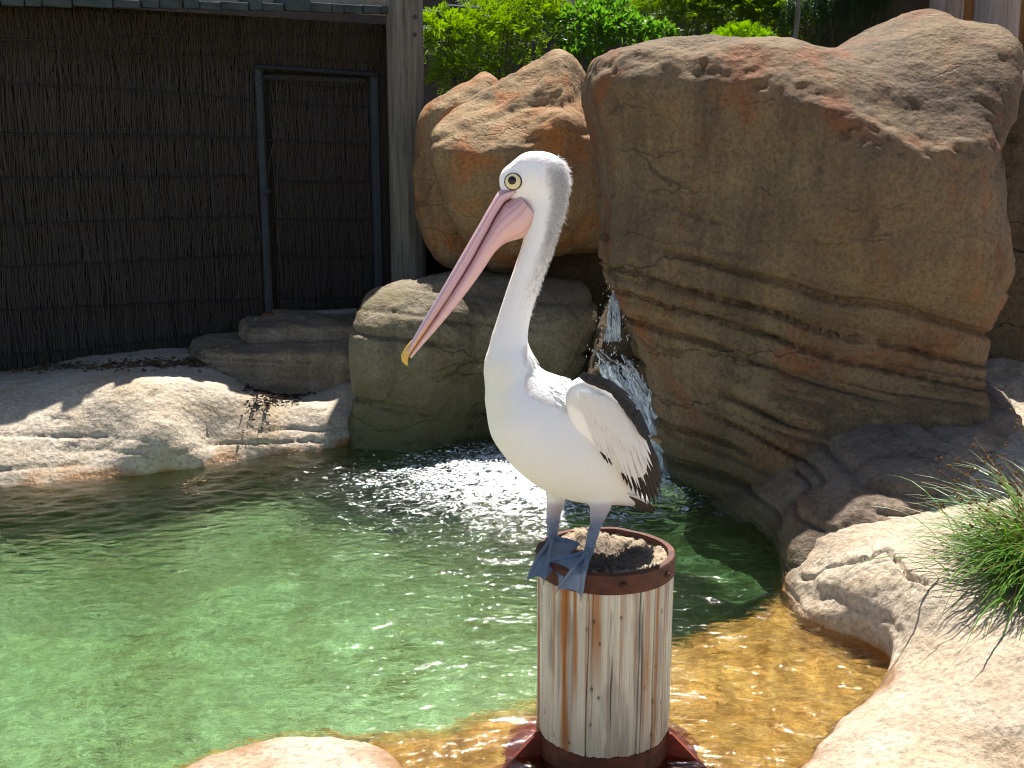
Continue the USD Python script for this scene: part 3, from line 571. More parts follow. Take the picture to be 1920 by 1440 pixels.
def sticks(n, s0, s1, z0, z1, off, rng, lmin=.35, lmax=1.0, rad=(.0017, .0042), tilt=.06, bow=.012):
    out = []
    S = rng.uniform(s0, s1, n); ZZ = rng.uniform(z0, z1, n); LN = rng.uniform(lmin, lmax, n); T1 = rng.normal(0, tilt, n)
    k = np.linspace(0, 1, 4)
    V = []; F = []
    ang = np.arange(3) * 2 * np.pi / 3
    for i in range(n):
        zb = max(z0 - .02, ZZ[i] - LN[i] / 2); zt = min(z1 + .02, ZZ[i] + LN[i] / 2)
        z = zb + (zt - zb) * k
        s_ = S[i] + T1[i] * (z - z.mean()) + bow * rng.normal(0, 1, 4)
        o = off + rng.uniform(-.02, .03) + .006 * rng.normal(0, 1, 4)
        r_ = rng.uniform(*rad) * np.array([1.0, 1, .9, .6])
        c3 = np.stack([FA[0] + FD[0] * s_ + FN[0] * o, FA[1] + FD[1] * s_ + FN[1] * o, z], -1)
        ring_ = (np.cos(ang)[:, None] * np.array([FD[0], FD[1], 0]) + np.sin(ang)[:, None] * np.array([FN[0], FN[1], 0]))
        v = (c3[:, None] + r_[:, None, None] * ring_[None]).reshape(-1, 3)
        b0 = i * 12; V.append(v)
        for a in range(3):
            for j in range(3):
                p0, p1 = b0 + a * 3 + j, b0 + a * 3 + (j + 1) % 3
                F += [[p0, p1, p1 + 3], [p0, p1 + 3, p0 + 3]]
    return np.vstack(V), np.array(F)
rng = np.random.default_rng(11)
fence = thing('brush_fence', 'tall dark brushwood fence tied with black wires on the left, behind the ledge', 'fence', fpt(S0, 0, 0))
def fence_panel(s0, s1, z0, z1, off): return box(fpt((s0 + s1) / 2, (z0 + z1) / 2, off), (s1 - s0, .03, z1 - z0), FR)
obj('backing', cat([fence_panel(S0, SG0, -.1, ZT, -.05), fence_panel(SG1, S1 + .2, -.1, ZT, -.05), fence_panel(S1 + .2, S1 + 1.1, -.1, 1.75, -.05), fence_panel(SG0, SG1, GZ1 + .01, ZT, -.05), fence_panel(SG0, SG1, -.1, GZ0, -.05)]), M['backing'], fence)
obj('brushwood', cat([sticks(7600, S0, SG0 - .02, .1, ZT - .05, 0, rng), sticks(420, SG1 + .03, S1, .3, ZT - .05, 0, rng), sticks(900, SG0 - .05, SG1 + .05, GZ1 + .03, ZT - .03, 0, rng, .2, .5)]), M['brush'], fence, kind='stuff')
obj('brush_tips', sticks(1700, S0, S1, ZT - .32, ZT - .02, .028, rng, .12, .30, (.0012, .0026), .16), M['brush_top'], fence, kind='stuff')
wires = [[(0, 75), (240, 68), (350, 66), (480, 65), (600, 68), (725, 60)], [(0, 82), (170, 98), (300, 105), (430, 106), (478, 97), (560, 104), (650, 113), (728, 114)], [(0, 157), (140, 163), (300, 172), (478, 186)], [(0, 250), (140, 253), (300, 254), (478, 259)],
         [(0, 334), (160, 332), (300, 331), (478, 330)], [(0, 424), (140, 417), (300, 412), (480, 405)], [(0, 501), (160, 495), (300, 488), (484, 475)], [(0, 582), (160, 576), (300, 568), (488, 560)], [(0, 668), (200, 650), (350, 630), (440, 618)]]
def wire(pts, off):
    q = interp_line([FP(a, b, off) for a, b in pts], 40); q[:, 2] += .004 * np.sin(np.arange(40) * 1.9) + .003 * rng.normal(0, 1, 40)
    d = q[0] - q[1]; ext = q[0] + d / np.linalg.norm(d) * 1.4 if pts[0][0] == 0 else q[0]
    return tube(np.vstack([ext, q]), .0045, 5)
for w_ in wires: obj('wire', wire(w_, .045), M['wire'], fence)
gate = thing('gate', 'narrow brushwood gate in a grey steel frame let into the brush fence', 'gate', fpt(SG0, GZ0, 0))
obj('backing', box(fpt((SG0 + SG1) / 2 + .03, (GZ0 + GZ1) / 2, -.07), (SG1 - SG0 - .06, .03, GZ1 - GZ0), FR), M['backing'], gate)
obj('brushwood', sticks(1500, SG0 + .10, SG1 - .04, GZ0 + .04, GZ1 - .05, -.03, rng, .35, .8), M['brush'], gate, kind='stuff')
JW = .04
obj('jamb', box(fpt(SG0 + .01, (GZ0 + GZ1) / 2, .02), (JW, .07, GZ1 - GZ0), FR, .006), M['gate_metal'], gate)
obj('jamb', box(fpt(SG1 - .01, (GZ0 + GZ1) / 2, .02), (.045, .07, GZ1 - GZ0 - .05), FR, .006), M['gate_metal'], gate)
obj('top_bar', tube([FP(478, 124, .06), FP(708, 140, .06)], .016, 8), M['wire'], gate)
obj('head_rail', box(fpt((SG0 + SG1) / 2, GZ1 - .05, -.03), (SG1 - SG0 - .10, .03, .03), FR, .004), M['gate_metal'], gate)
q0, q1 = FP(506, 594, .07), FP(668, 584, .07)
obj('bottom_rail', tube([q0, q1], .024, 12), M['plank'], gate)
obj('rail_end', tube([q0 - .045 * (q1 - q0) / np.linalg.norm(q1 - q0), q0 + .03 * (q1 - q0) / np.linalg.norm(q1 - q0)], .0275, 12), M['rusty'], gate, label='rust red collar on the end of the bottom rail')
obj('latch', cat([box(FP(497, 358, .05), (.05, .05, .04), FR, .004), box(FP(500, 358, .05), (.06, .010, .014), FR, .003)]), M['gate_metal'], gate)
for i, rows in enumerate([[(497, 148), (560, 157), (640, 166), (706, 165)], [(497, 190), (600, 197), (706, 202)], [(497, 262), (600, 267), (706, 272)], [(497, 335), (560, 341), (640, 342), (706, 339)], [(497, 410), (600, 412), (706, 411)], [(500, 477), (600, 482), (708, 479)], [(500, 560), (600, 561), (708, 558)]]):
    obj('wire', tube(interp_line([FP(a, b, .012) for a, b in rows], 16), .0035, 5), M['wire'], gate)
obj('hinge', tube([FP(489, 148, .06), FP(489, 156, .06)], .014, 8), M['gate_metal'], gate)
# tiled coping
cop = thing('tiled_coping', 'row of dark slate roof tiles and a grey plank capping the brush fence', 'coping', fpt(S0, ZT, 0))
edges = [(-360, 0), (-280, 0), (-200, 1), (-120, 0), (-60, 0), (0, 0), (44, 0), (76, 0), (132, 1), (205, 0), (258, 2), (290, 0), (334, 2), (362, 0), (404, 0), (455, 1), (478, 0), (520, 2), (566, 0), (606, 0), (630, 0), (664, 0), (697, 0), (742, 0)]
for (a, _), (b, k) in zip(edges[:-1], edges[1:]):
    s0, s1 = float(fs(FP(a, 15))), float(fs(FP(b, 15)))
    k = dict(edges)[a]
    zb = float(FP((a + b) / 2, np.interp((a + b) / 2, [-400, 0, 300, 720], [12, 12, 17, 27]))[2])
    hgt = .052 + .016 * k + .006 * rng.uniform(-1, 1)
    # a pan with a raised, chamfered roll and a downslope
    R = FR @ np.array([[1, 0, 0], [0, math.cos(.12), -math.sin(.12)], [0, math.sin(.12), math.cos(.12)]])
    obj('tile', box(fpt((s0 + s1) / 2, zb + hgt / 2, .02 + .015 * k + rng.uniform(-.008, .008)), (s1 - s0 - .006, .34, hgt), R, .005), M['tile'], cop)
obj('plank', box(fpt((float(fs(FP(430, 5))) + float(fs(FP(722, 5)))) / 2 + .05, float(FP(600, 8)[2]) + .03, -.16), (1.5, .05, .10), FR, .005), M['plank'], cop)
obj('plank', box(fpt(-.4, ZT + .17, -.30), (3.6, .05, .12), FR, .005), M['plank'], cop)
obj('tile', box(fpt(float(fs(FP(826, 18))), float(FP(826, 18)[2]) - .01, -.25), (.26, .22, .055), FR, .012), M['tile'], cop)
obj('tile', box(fpt(float(fs(FP(890, 10))), float(FP(890, 10)[2]) + .0, -.30), (.26, .22, .055), FR, .012), M['tile'], cop)
# poles
def pole(name, px0, px1, pyref, Yc, z0, z1, mat, label, cat_, seed, taper=.0, group=None, bolts=()):
    a, b = P(px0, pyref, Yc), P(px1, pyref, Yc); c = (a + b) / 2; R_ = (b[0] - a[0]) / 2
    nz, nt = 60, 64; zz, th = np.meshgrid(np.linspace(z0, z1, nz), np.linspace(0, 2 * np.pi, nt + 1), indexing='ij')
    rr = R_ * (1 - taper * (zz - c[2]) / (z1 - z0)) * (1 + .03 * (fbm(np.stack([np.cos(th) * 1.5, np.sin(th) * 1.5, zz * .8], -1) + seed, 3, seed) - .5) * 2)
    for k in range(9):
        t0 = rng.uniform(0, 6.28); rr -= .012 * np.exp(-(((th - t0 - .1 * np.sin(zz * 2 + k)) % 6.283 - 3.14159 + 3.14159) / .035) ** 2) * sstep(.3, .6, noise(np.stack([zz * 1.2, 0 * zz + k, 0 * zz], -1), seed + k))
    X = c[0] + rr * np.cos(th); Yy = Yc + rr * np.sin(th)
    t = thing(name, label, cat_, (c[0], Yc, z0), group)
    obj('shaft', grid_mesh(X, Yy, zz), mat, t, smooth=True)
    obj('top', tube([(c[0], Yc, z1 - .02), (c[0], Yc, z1)], R_ * .98, 24), mat, t)
    for bx_, by_ in bolts:
        q = P(bx_, by_, Yc - R_ * .85); obj('bolt', trimesh.creation.icosphere(2, .013).apply_translation(q), M['gate_metal'], t, smooth=True)
    return t
pole('timber_pole', 729, 798, 300, 7.35, .2, 3.4, M['pole'], 'tall weathered grey timber pole between the gate and the rust brown boulder', 'pole', 3, .05, None, [(779, 32), (778, 65)])
# pavilion at the right
pole('pavilion_column', 1742, 1803, 40, 8.2, 0, 3.3, M['pole_warm'], 'thin shaded timber column behind the peak of the huge boulder', 'column', 5)
pole('pavilion_column', 1828, 1908, 40, 7.6, 0, 3.3, M['pole_warm'], 'thick grey mauve timber column at the top right corner', 'column', 6)
t = thing('pavilion', 'dark timber pavilion behind the columns in the top right corner', 'pavilion', (2.8, 9, 0))
obj('wall', box((3.9, 9.4, 1.6), (3.0, .12, 3.2)), M['dark_wall'], t)
obj('beam', box((P(1818, 40, 9.2)[0], 9.25, 1.6), (.16, .1, 3.2), bev=.008), M['timber'], t)
obj('beam', box((P(1925, 90, 9.0)[0], 9.1, 1.6), (.16, .1, 3.2), bev=.008), M['timber'], t)
obj('roof', box((4.1, 8.1, 3.42), (3.3, 2.9, .14), bev=.02), M['timber'], t)  # roof slab out of view, added to shade the right-hand boulder

# ------------------------------------------------------------------ shrubs
def leaf_mat(name, ramp, tr=.35): return island_mat(name, ramp, .45, .35, tr)
M['fern'] = leaf_mat('bright_feathery_leaf', [(0, (.10, .17, .012)), (.5, (.23, .36, .02)), (1, (.38, .48, .035))], .6)
M['broad'] = leaf_mat('glossy_broad_leaf', [(0, (.07, .16, .018)), (.5, (.16, .30, .03)), (1, (.28, .43, .05))], .55)
M['dull'] = leaf_mat('dull_green_leaf', [(0, (.09, .15, .014)), (.6, (.20, .31, .026)), (1, (.33, .42, .045))], .55)
M['rosemary'] = leaf_mat('grey_green_needle', [(0, (.03, .07, .028)), (.6, (.07, .14, .06)), (1, (.14, .22, .11))], .25)
M['lime'] = leaf_mat('lime_feathery_leaf', [(0, (.09, .17, .012)), (.5, (.17, .28, .018)), (1, (.34, .44, .035))], .6)
def frame(d, up=np.array([0, 0, 1.0])):
    d = d / (np.linalg.norm(d) + 1e-12); s = np.cross(d, up); s /= np.linalg.norm(s) + 1e-9; return d, s, np.cross(s, d)
def leaf(b, d, n, ln, w):
    """folded leaf of 4 triangles, from b along d, facing n."""
    s = np.cross(d, n); s /= np.linalg.norm(s) + 1e-9
    v = np.array([b, b + d * ln * .45 + s * w * .5 + n * w * .12, b + d * ln - n * ln * .12, b + d * ln * .45 - s * w * .5 + n * w * .12, b + d * ln * .5 - n * w * .05])
    return v, np.array([[0, 1, 4], [1, 2, 4], [2, 3, 4], [3, 0, 4]])
def spray(b, d, n, ln, rng, pairs=8, lw=.006, ll=.028):
    """feathery frond: pairs of thin leaflets along a stem that droops."""
    ms = []; s = np.cross(d, n); s /= np.linalg.norm(s) + 1e-9
    for k in range(1, pairs + 1):
        u = k / pairs; q = b + d * ln * u - np.array([0, 0, 1]) * ln * .25 * u * u
        for sg in (-1, 1):
            dd = d * .55 + s * sg * (.9) + n * rng.normal(0, .25); dd /= np.linalg.norm(dd)
            l_ = ll * (1.1 - .6 * abs(u - .45)) * rng.uniform(.7, 1.2); w = lw * rng.uniform(.8, 1.3)
            e = np.cross(dd, n); e /= np.linalg.norm(e) + 1e-9
            ms.append((np.array([q, q + dd * l_ * .5 + e * w, q + dd * l_, q + dd * l_ * .5 - e * w]), np.array([[0, 1, 2], [0, 2, 3]])))
    return ms
def shrub(name, label, blobs, mat, kind_, n, seed, base_z, group=None, size=1.0):
    """blobs: (centre, radii). Foliage lies mostly in the outer shell of each lobe; stems run from the base to the lobes."""
    rng = np.random.default_rng(seed); ms = []; vol = np.array([np.prod(r_) ** (2 / 3) for _, r_ in blobs]); vol /= vol.sum()
    for (c, r_), share in zip(blobs, vol):
        c, r_ = np.asarray(c), np.asarray(r_)
        for _ in range(int(n * share)):
            u = rng.normal(0, 1, 3); u /= np.linalg.norm(u); u[2] = abs(u[2]) * .9 + u[2] * .1 if rng.random() < .6 else u[2]
            rad = rng.uniform(.45, 1.0) ** .5
            lump = .72 + .55 * noise((u * 2.7 + c * 3.1)[None], seed)[0]
            q = c + u * r_ * rad * lump
            d = u * .7 + np.array([0, 0, .35]) + rng.normal(0, .45, 3)
            if kind_ == 'upright': d = np.array([0, 0, 1.0]) + rng.normal(0, .22, 3)
            d /= np.linalg.norm(d); nn = np.array([0, 0, 1.0]) + rng.normal(0, .45, 3); nn -= d * (nn @ d); nn /= np.linalg.norm(nn)
            if kind_ == 'fern': ms += spray(q, d, nn, .11 * size * rng.uniform(.7, 1.3), rng, 7, .0055 * size, .030 * size)
            elif kind_ == 'broad':
                for _k in range(3):
                    d2 = d + rng.normal(0, .6, 3); d2 /= np.linalg.norm(d2); n2 = nn - d2 * (nn @ d2); n2 /= np.linalg.norm(n2)
                    ms.append(leaf(q, d2, n2, .055 * size * rng.uniform(.6, 1.25), .026 * size))
            else:
                ln = .20 * size * rng.uniform(.6, 1.3)
                for k in range(22):
                    u_ = k / 22; a_ = k * 2.4; e1, e2, e3 = frame(d, np.array([.3, .9, .1])); dd = d * .75 + (e2 * math.cos(a_) + e3 * math.sin(a_)) * .8; dd /= np.linalg.norm(dd)
                    s_ = np.cross(dd, d); s_ /= np.linalg.norm(s_) + 1e-9; q2 = q + d * ln * u_; l_ = .026 * size * (1.1 - .5 * u_); w = .0035 * size
                    ms.append((np.array([q2, q2 + dd * l_ * .5 + s_ * w, q2 + dd * l_, q2 + dd * l_ * .5 - s_ * w]), np.array([[0, 1, 2], [0, 2, 3]])))
    cs = np.array([b[0] for b in blobs]); base = np.array([cs[:, 0].mean(), cs[:, 1].mean(), base_z])
    t = thing(name, label, 'shrub', base, group)
    obj('foliage', cat(ms), mat, t, kind='stuff')
    st = []
    for c, r_ in blobs:
        for k in range(4):
            e = np.asarray(c) + rng.normal(0, .4, 3) * np.asarray(r_); m_ = base * .5 + e * .5 + rng.normal(0, .04, 3)
            st.append(tube(interp_line([base + rng.normal(0, .04, 3) * [1, 1, 0], m_, e], 7), np.linspace(.014, .004, 7), 5))
    obj('stems', cat(st), M['bark'], t)
def bl(px, py, Y, rx, ry_, rz): return (P(px, py, Y), (rx * Y / FPX, ry_, rz * Y / FPX))
shrub('feathery_shrub', 'bright green feathery shrub spilling over behind the orange boulder beside the pole', [bl(860, 95, 7.75, 65, .30, 60), bl(930, 75, 7.9, 75, .30, 60), bl(1000, 50, 8.1, 70, .30, 55), bl(870, 140, 7.7, 50, .22, 30), bl(960, 20, 8.5, 90, .3, 45), bl(830, 60, 7.9, 40, .2, 30)], M['fern'], 'fern', 1900, 1, 1.4)
shrub('leafy_shrub', 'fresh green broad leaved shrub between the orange boulder and the huge boulder', [bl(1100, 60, 7.9, 60, .26, 50), bl(1165, 70, 7.9, 60, .26, 45), bl(1225, 75, 7.9, 45, .24, 32), bl(1085, 110, 7.7, 35, .2, 35), bl(1130, 30, 8.1, 60, .25, 30)], M['broad'], 'broad', 1150, 2, 1.45)
shrub('feathery_shrub', 'dull green feathery shrub standing taller at the top middle behind the lime one', [bl(1260, 30, 9.0, 60, .32, 50), bl(1330, 20, 9.1, 80, .32, 50), bl(1410, 25, 9.0, 80, .32, 55), bl(1460, 50, 8.9, 60, .3, 55)], M['dull'], 'fern', 2300, 3, 1.5, size=1.15)
shrub('feathery_shrub', 'small lime green feathery mound just above the flat top of the huge boulder', [bl(1385, 85, 7.6, 48, .2, 28), bl(1345, 92, 7.6, 30, .16, 18), bl(1425, 95, 7.6, 25, .16, 18)], M['lime'], 'fern', 600, 4, 1.6, size=.8)
shrub('needle_shrub', 'grey green upright needle leaved shrub left of the boulder peak', [bl(1515, 55, 8.5, 45, .2, 70), bl(1565, 45, 8.5, 45, .2, 75), bl(1615, 30, 8.6, 40, .2, 65), bl(1640, 20, 8.6, 30, .2, 50)], M['rosemary'], 'upright', 1100, 5, 1.5)
t = thing('thin_trunk', 'slender bare grey trunk rising in front of the needle leaved shrub', 'trunk', P(1490, 110, 8.1))
obj('stem', tube(interp_line([P(1488, 160, 8.1), P(1490, 80, 8.1), P(1496, 30, 8.1), P(1499, -60, 8.1)], 14), np.linspace(.022, .016, 14), 8), M['pole'], t)

# ------------------------------------------------------------------ grass tussock
M['grass'] = island_mat('rush_blade', [(0, (.09, .19, .02)), (.6, (.20, .34, .045)), (.85, (.36, .42, .12)), (1, (.48, .42, .18))], .4, .4, .25)
M['seed'] = island_mat('brown_seed_head', [(0, (.12, .06, .02)), (1, (.28, .15, .05))], .8, .2)
M['deadgrass'] = island_mat('dry_blade', [(0, (.22, .15, .06)), (1, (.42, .32, .16))], .8, .2, .2)
def blade(b, az, lean, ln, w, rng, droop=1.0, n=9):
    k = np.linspace(0, 1, n); p = [np.array(b, float)]; a = lean
    for i in range(n - 1):
        st_ = ln / (n - 1); h = np.array([math.cos(az), math.sin(az), 0]) * math.sin(a) + np.array([0, 0, math.cos(a)])
        p.append(p[-1] + h * st_); a += droop * rng.uniform(.10, .22); a = min(a, 2.9); az += rng.normal(0, .03)
    p = np.array(p); s = np.array([-math.sin(az), math.cos(az), 0]); ww = w * (1 - k ** 2.2) * (.6 + .8 * np.minimum(k * 3, 1)) * .5 + .0002
    fold = np.array([0, 0, 1.0])
    v = np.stack([p - s * ww[:, None], p + fold * 0 - np.gradient(p, axis=0) * 0 + np.array([0, 0, -1]) * ww[:, None] * .5, p + s * ww[:, None]], 1).reshape(-1, 3)
    f = []
    for i in range(n - 1):
        for j in range(2):
            q = i * 3 + j; f += [[q, q + 1, q + 4], [q, q + 4, q + 3]]
    return v, np.array(f)
rng = np.random.default_rng(21)
gb = G(2000, 1085, .24)
tus = thing('grass_tussock', 'arching green rush tussock with brown seed heads at the right edge behind the rim', 'grass', gb)
bl_, dead = [], []
for i in range(1700):
    az = rng.uniform(0, 2 * np.pi); rr_ = abs(rng.normal(0, .09)); b = gb + np.array([math.cos(az) * rr_ * 1.3, math.sin(az) * rr_ * 1.2, rng.uniform(-.04, .02)])
    m_ = blade(b, az + rng.normal(0, .5), rng.uniform(.15, .95), rng.uniform(.25, .50), rng.uniform(.003, .0055), rng, rng.uniform(.9, 1.9))
    (dead if rng.random() < .07 else bl_).append(m_)
obj('blades', cat(bl_), M['grass'], tus, kind='stuff'); obj('dry_blades', cat(dead), M['deadgrass'], tus, kind='stuff')
ss, sd = [], []
for i in range(46):
    az = rng.uniform(1.6, 4.4); p_, f_ = None, None
    v, f = blade(gb + rng.normal(0, .05, 3) * [1, 1, 0], az, rng.uniform(.1, .9), rng.uniform(.32, .55), .0042, rng, rng.uniform(.15, .7)); ss.append((v, f))
    tip = v[-2]
    for k in range(7): sd.append(trimesh.creation.icosphere(0, rng.uniform(.0025, .0055)).apply_translation(v[-2 - 3 * rng.integers(0, 3)] + rng.normal(0, .006, 3)))
obj('stalks', cat(ss), M['deadgrass'], tus, kind='stuff'); obj('seed_heads', cat(sd), M['seed'], tus, kind='stuff')

# ------------------------------------------------------------------ litter on the ledge
class Drop:
    def __init__(s, v, f): n = normals(v, f); k = n[:, 2] > .15; s.v = v[k]; s.t = cKDTree(s.v[:, :2])
    def __call__(s, xy): _, i = s.t.query(xy, k=4); return s.v[i][..., 2].max(-1)
ledge_drop, rim_drop = Drop(lv, lf), Drop(rv, rf)
def chips(spots, drop, rng, lo, hi, flat=.35):
    ms = []
    for px, py, sx, sy, n, z in spots:
        a = rng.normal(px, sx, n); b = rng.normal(py, sy, n); q = G(a, b, z)
        for _ in range(6): zz = drop(q[:, :2]); q = G(a, b, zz)
        zz = drop(q[:, :2])
        for i in range(n):
            if zz[i] < .06: continue
            s_ = rng.uniform(lo, hi); v = rng.normal(0, 1, (4, 3)) * s_ * [1, .6, flat]; R = rotz(rng.uniform(0, 6.28)); v = v @ R.T
            v += np.array([q[i, 0], q[i, 1], zz[i] + .4 * s_ + abs(rng.normal(0, .003))])
            ms.append((v, np.array([[0, 1, 2], [0, 2, 3], [0, 3, 1], [1, 3, 2]])))
    return cat(ms)
M['mulch'] = island_mat('bark_mulch', [(0, (.03, .018, .012)), (.6, (.09, .05, .034)), (1, (.22, .13, .08))], .9, .1)
M['drychips'] = island_mat('dry_leaf_bits', [(0, (.18, .11, .05)), (.6, (.42, .33, .16)), (1, (.55, .48, .28))], .8, .2)
rng = np.random.default_rng(31)
obj('mulch', chips([(375, 778, 12, 3, 120, .2), (515, 752, 22, 4, 260, .2), (535, 735, 22, 6, 500, .2), (500, 722, 18, 6, 400, .22), (480, 755, 14, 6, 150, .2), (440, 782, 6, 3, 70, .2)], ledge_drop, rng, .005, .013), M['mulch'], kind='stuff', label='dark brown bark mulch lying in the hollow of the pale ledge', cat='mulch')
obj('leaf_litter', chips([(140, 688, 90, 4, 420, .28), (300, 682, 60, 4, 240, .3), (370, 680, 30, 5, 150, .35), (20, 695, 30, 3, 100, .27)], ledge_drop, rng, .006, .018), M['litter'], kind='stuff', label='brown dead leaves gathered along the foot of the brush fence', cat='leaf litter')
obj('dry_leaf_bits', chips([(345, 790, 18, 8, 60, .24), (470, 785, 22, 8, 90, .22), (330, 803, 20, 3, 40, .22), (250, 815, 120, 14, 40, .2), (200, 770, 120, 20, 25, .3)], ledge_drop, rng, .004, .010), M['drychips'], kind='stuff', label='pale yellow leaf bits scattered on the sunlit ledge around the mulch', cat='leaf bits')

# ------------------------------------------------------------------ waterfall, foam, drops
M['whitewater'] = usdkit.material(stage, L('white_water'), {'g': ('geometry', {}), 'mp': ('mapping', {'scale': (75.0, 75.0, 16.0)}), 'n': ('noise_texture', {'scale': 1.0, 'detail': 6.0, 'roughness': 0.7, 'distortion': 1.2}), 'r': ('rgb_ramp', {'ramp': [(0.40, (0, 0, 0)), (0.60, (0.85,) * 3)]}),
    'd': ('diffuse_bsdf', {'color': (0.86, 0.88, 0.90)}), 't': ('transparent_bsdf', {'color': (0.95, 0.97, 0.98)}), 'gl': ('glossy_bsdf', {'roughness': 0.06}), 'fr': ('fresnel', {'IOR': 1.45}), 'm1': ('mix_closure', {}), 'm2': ('mix_closure', {})},
    [('g.position', 'mp.vector'), ('mp.vector', 'n.vector'), ('n.fac', 'r.fac'), ('fr.fac', 'm1.fac'), ('t.BSDF', 'm1.closure1'), ('gl.BSDF', 'm1.closure2'), ('r.color', 'm2.fac'), ('m1.closure', 'm2.closure1'), ('d.BSDF', 'm2.closure2')], surface='m2.closure')
M['foam'] = usdkit.material(stage, L('foam_bubbles'), {'p': ('principled_bsdf', {'base_color': (0.82, 0.85, 0.87), 'roughness': 0.12, 'specular_ior_level': 0.6})}, surface='p.BSDF')
rng = np.random.default_rng(41)
fall = thing('waterfall', 'thin white waterfall tumbling down between the dark ledge and the huge boulder', 'waterfall', P(1200, 900, 5.4))
st = []
path = [(1163, 498, 5.62), (1160, 530, 5.55), (1152, 570, 5.50), (1154, 600, 5.47), (1150, 640, 5.45)]
for k in range(24):
    sp_ = rng.normal(0, 1); q = [P(a + sp_ * (1.5 + 1.9 * i) + rng.normal(0, 2), b, Y_) for i, (a, b, Y_) in enumerate(path)]
    q = interp_line(q, 26); q += .006 * np.stack([fbm(q * 16 + k * 7, 2, k) - .5] * 3, -1) * 2
    rad = .0035 * (0.4 + 1.4 * noise(np.stack([np.arange(26) * .6, np.full(26, k * 3.3), np.zeros(26)], -1), 5)); st.append(tube(q, rad, 6))
obj('falling_stream', cat(st), M['whitewater'], fall, smooth=True)
# thin sheets running over the cascade rock
crock = None
sheet = []
lower = [(1130, 655, 5.44), (1160, 690, 5.40), (1190, 740, 5.36), (1215, 800, 5.30), (1235, 860, 5.26), (1240, 905, 5.22)]
wid = [34, 48, 45, 30, 26, 30]
nu, nvv = 46, 110
c_ = interp_line([P(*q) for q in lower], nvv); w_ = np.interp(np.linspace(0, 1, nvv), np.linspace(0, 1, 6), wid) * 5.4 / FPX
rb = []
for k in range(40):
    i0 = int(rng.integers(0, 55)); i1 = int(min(nvv, i0 + rng.integers(40, 90))); m2 = i1 - i0; u0 = rng.uniform(-.85, .85); uu = np.linspace(-1, 1, 9)
    tt = np.linspace(0, 1, m2); cx = c_[i0:i1] + 0; off = u0 + .35 * (fbm(np.stack([tt * 5, 0 * tt + k, 0 * tt], -1), 3, k) - .5) * 2
    hw = rng.uniform(.006, .030) * np.sin(np.pi * np.clip(tt * .96 + .02, 0, 1)) ** .6 * (.6 + .8 * noise(np.stack([tt * 9, 0 * tt + k, 0 * tt], -1), 3)) + .0008
    XX = cx[:, 0][:, None] + (off * w_[i0:i1])[:, None] + uu[None] * hw[:, None]; YY = cx[:, 1][:, None] + 0 * XX; ZZ = cx[:, 2][:, None] + 0 * XX
    qq = np.stack([XX, YY, ZZ], -1); dd = fbm(qq * 14, 4, 47 + k) - .5
    rb.append(grid_mesh(XX, YY - .05 * dd - .012 * (1 - uu[None] ** 2) - .01 * (k % 3), ZZ + .03 * (fbm(qq * 22, 3, 48) - .5)))
obj('water_sheet', cat(rb), M['whitewater'], fall, smooth=True)
dr = []
ico0, ico1 = trimesh.creation.icosphere(1, 1.0), trimesh.creation.icosphere(0, 1.0)
def ball(c, r_, sq=(1, 1, 1), m=ico0): return np.asarray(m.vertices) * r_ * np.asarray(sq) + c, np.asarray(m.faces)
for k in range(260):
    i = rng.integers(0, nvv); q = c_[i] + np.array([rng.uniform(-1, 1) * w_[i], -abs(rng.normal(0, .05)), rng.normal(0, .02)]); dr.append(ball(q, rng.uniform(.001, .0035), (1, 1, rng.uniform(.8, 2.5))))
for k in range(240):
    i = rng.uniform(0, 4); a = np.array([np.interp(i, range(5), [p[j] for p in path]) for j in range(3)]); q = P(a[0] + rng.normal(0, 4 + 4 * i), a[1], a[2]) + rng.normal(0, .015, 3); dr.append(ball(q, rng.uniform(.001, .003), (1, 1, rng.uniform(1, 3))))
obj('drops', cat(dr), M['foam'], fall, smooth=True, kind='stuff')
fo = []
for k in range(2600):
    cx, cy, sx, sy = [(965, 905, 55, 22), (870, 890, 90, 22), (780, 905, 70, 18), (1230, 905, 40, 12), (1010, 950, 60, 25)][rng.choice(5, p=[.34, .28, .16, .12, .10])]
    q = G(rng.normal(cx, sx), rng.normal(cy, sy), 0.0)
    if fbm((q * [6, 9, 1])[None], 3, 52)[0] < .5: continue
    r_ = rng.uniform(.002, .009) * (1.3 if rng.random() < .1 else .8); dz = np.exp(-((q[0] - FALL[0]) ** 2 + (q[1] - FALL[1]) ** 2) / .2) * .02
    fo.append(ball(q + [0, 0, dz + rng.uniform(0, .008)], r_, (1.2, 1, .6)))
obj('foam', cat(fo), M['foam'], smooth=True, kind='stuff', label='white foam and bubbles spreading over the pool from the waterfall', cat='foam')

# ------------------------------------------------------------------ mooring post
YP = 2.6
pc = P(1135, 1033, YP); ZTOP = float(pc[2]); PXC = float(pc[0]); RW = .1745
WOOD0 = .055
rng = np.random.default_rng(51)
post = thing('mooring_post', 'round timber post banded with rusty iron that the pelican stands on', 'post', (PXC, YP, -.1))
nth, nz = 1300, 70
th, zz = np.meshgrid(np.linspace(0, 2 * np.pi, nth + 1), np.linspace(WOOD0, ZTOP - .012, nz), indexing='xy')
cracks = []
a_ = 0.0
while a_ < 2 * np.pi:
    cracks.append((a_, rng.choice([.002, .004, .008, .014]) * rng.uniform(.7, 1.2), rng.uniform(.0010, .0022), rng.uniform(0, 1), rng.uniform(.25, 1.2))); a_ += rng.choice([.035, .07, .12, .22, .3]) * rng.uniform(.7, 1.3)
rr = np.full(th.shape, RW); pnt = np.stack([np.cos(th) * 3, np.sin(th) * 3, zz * 1.2], -1)
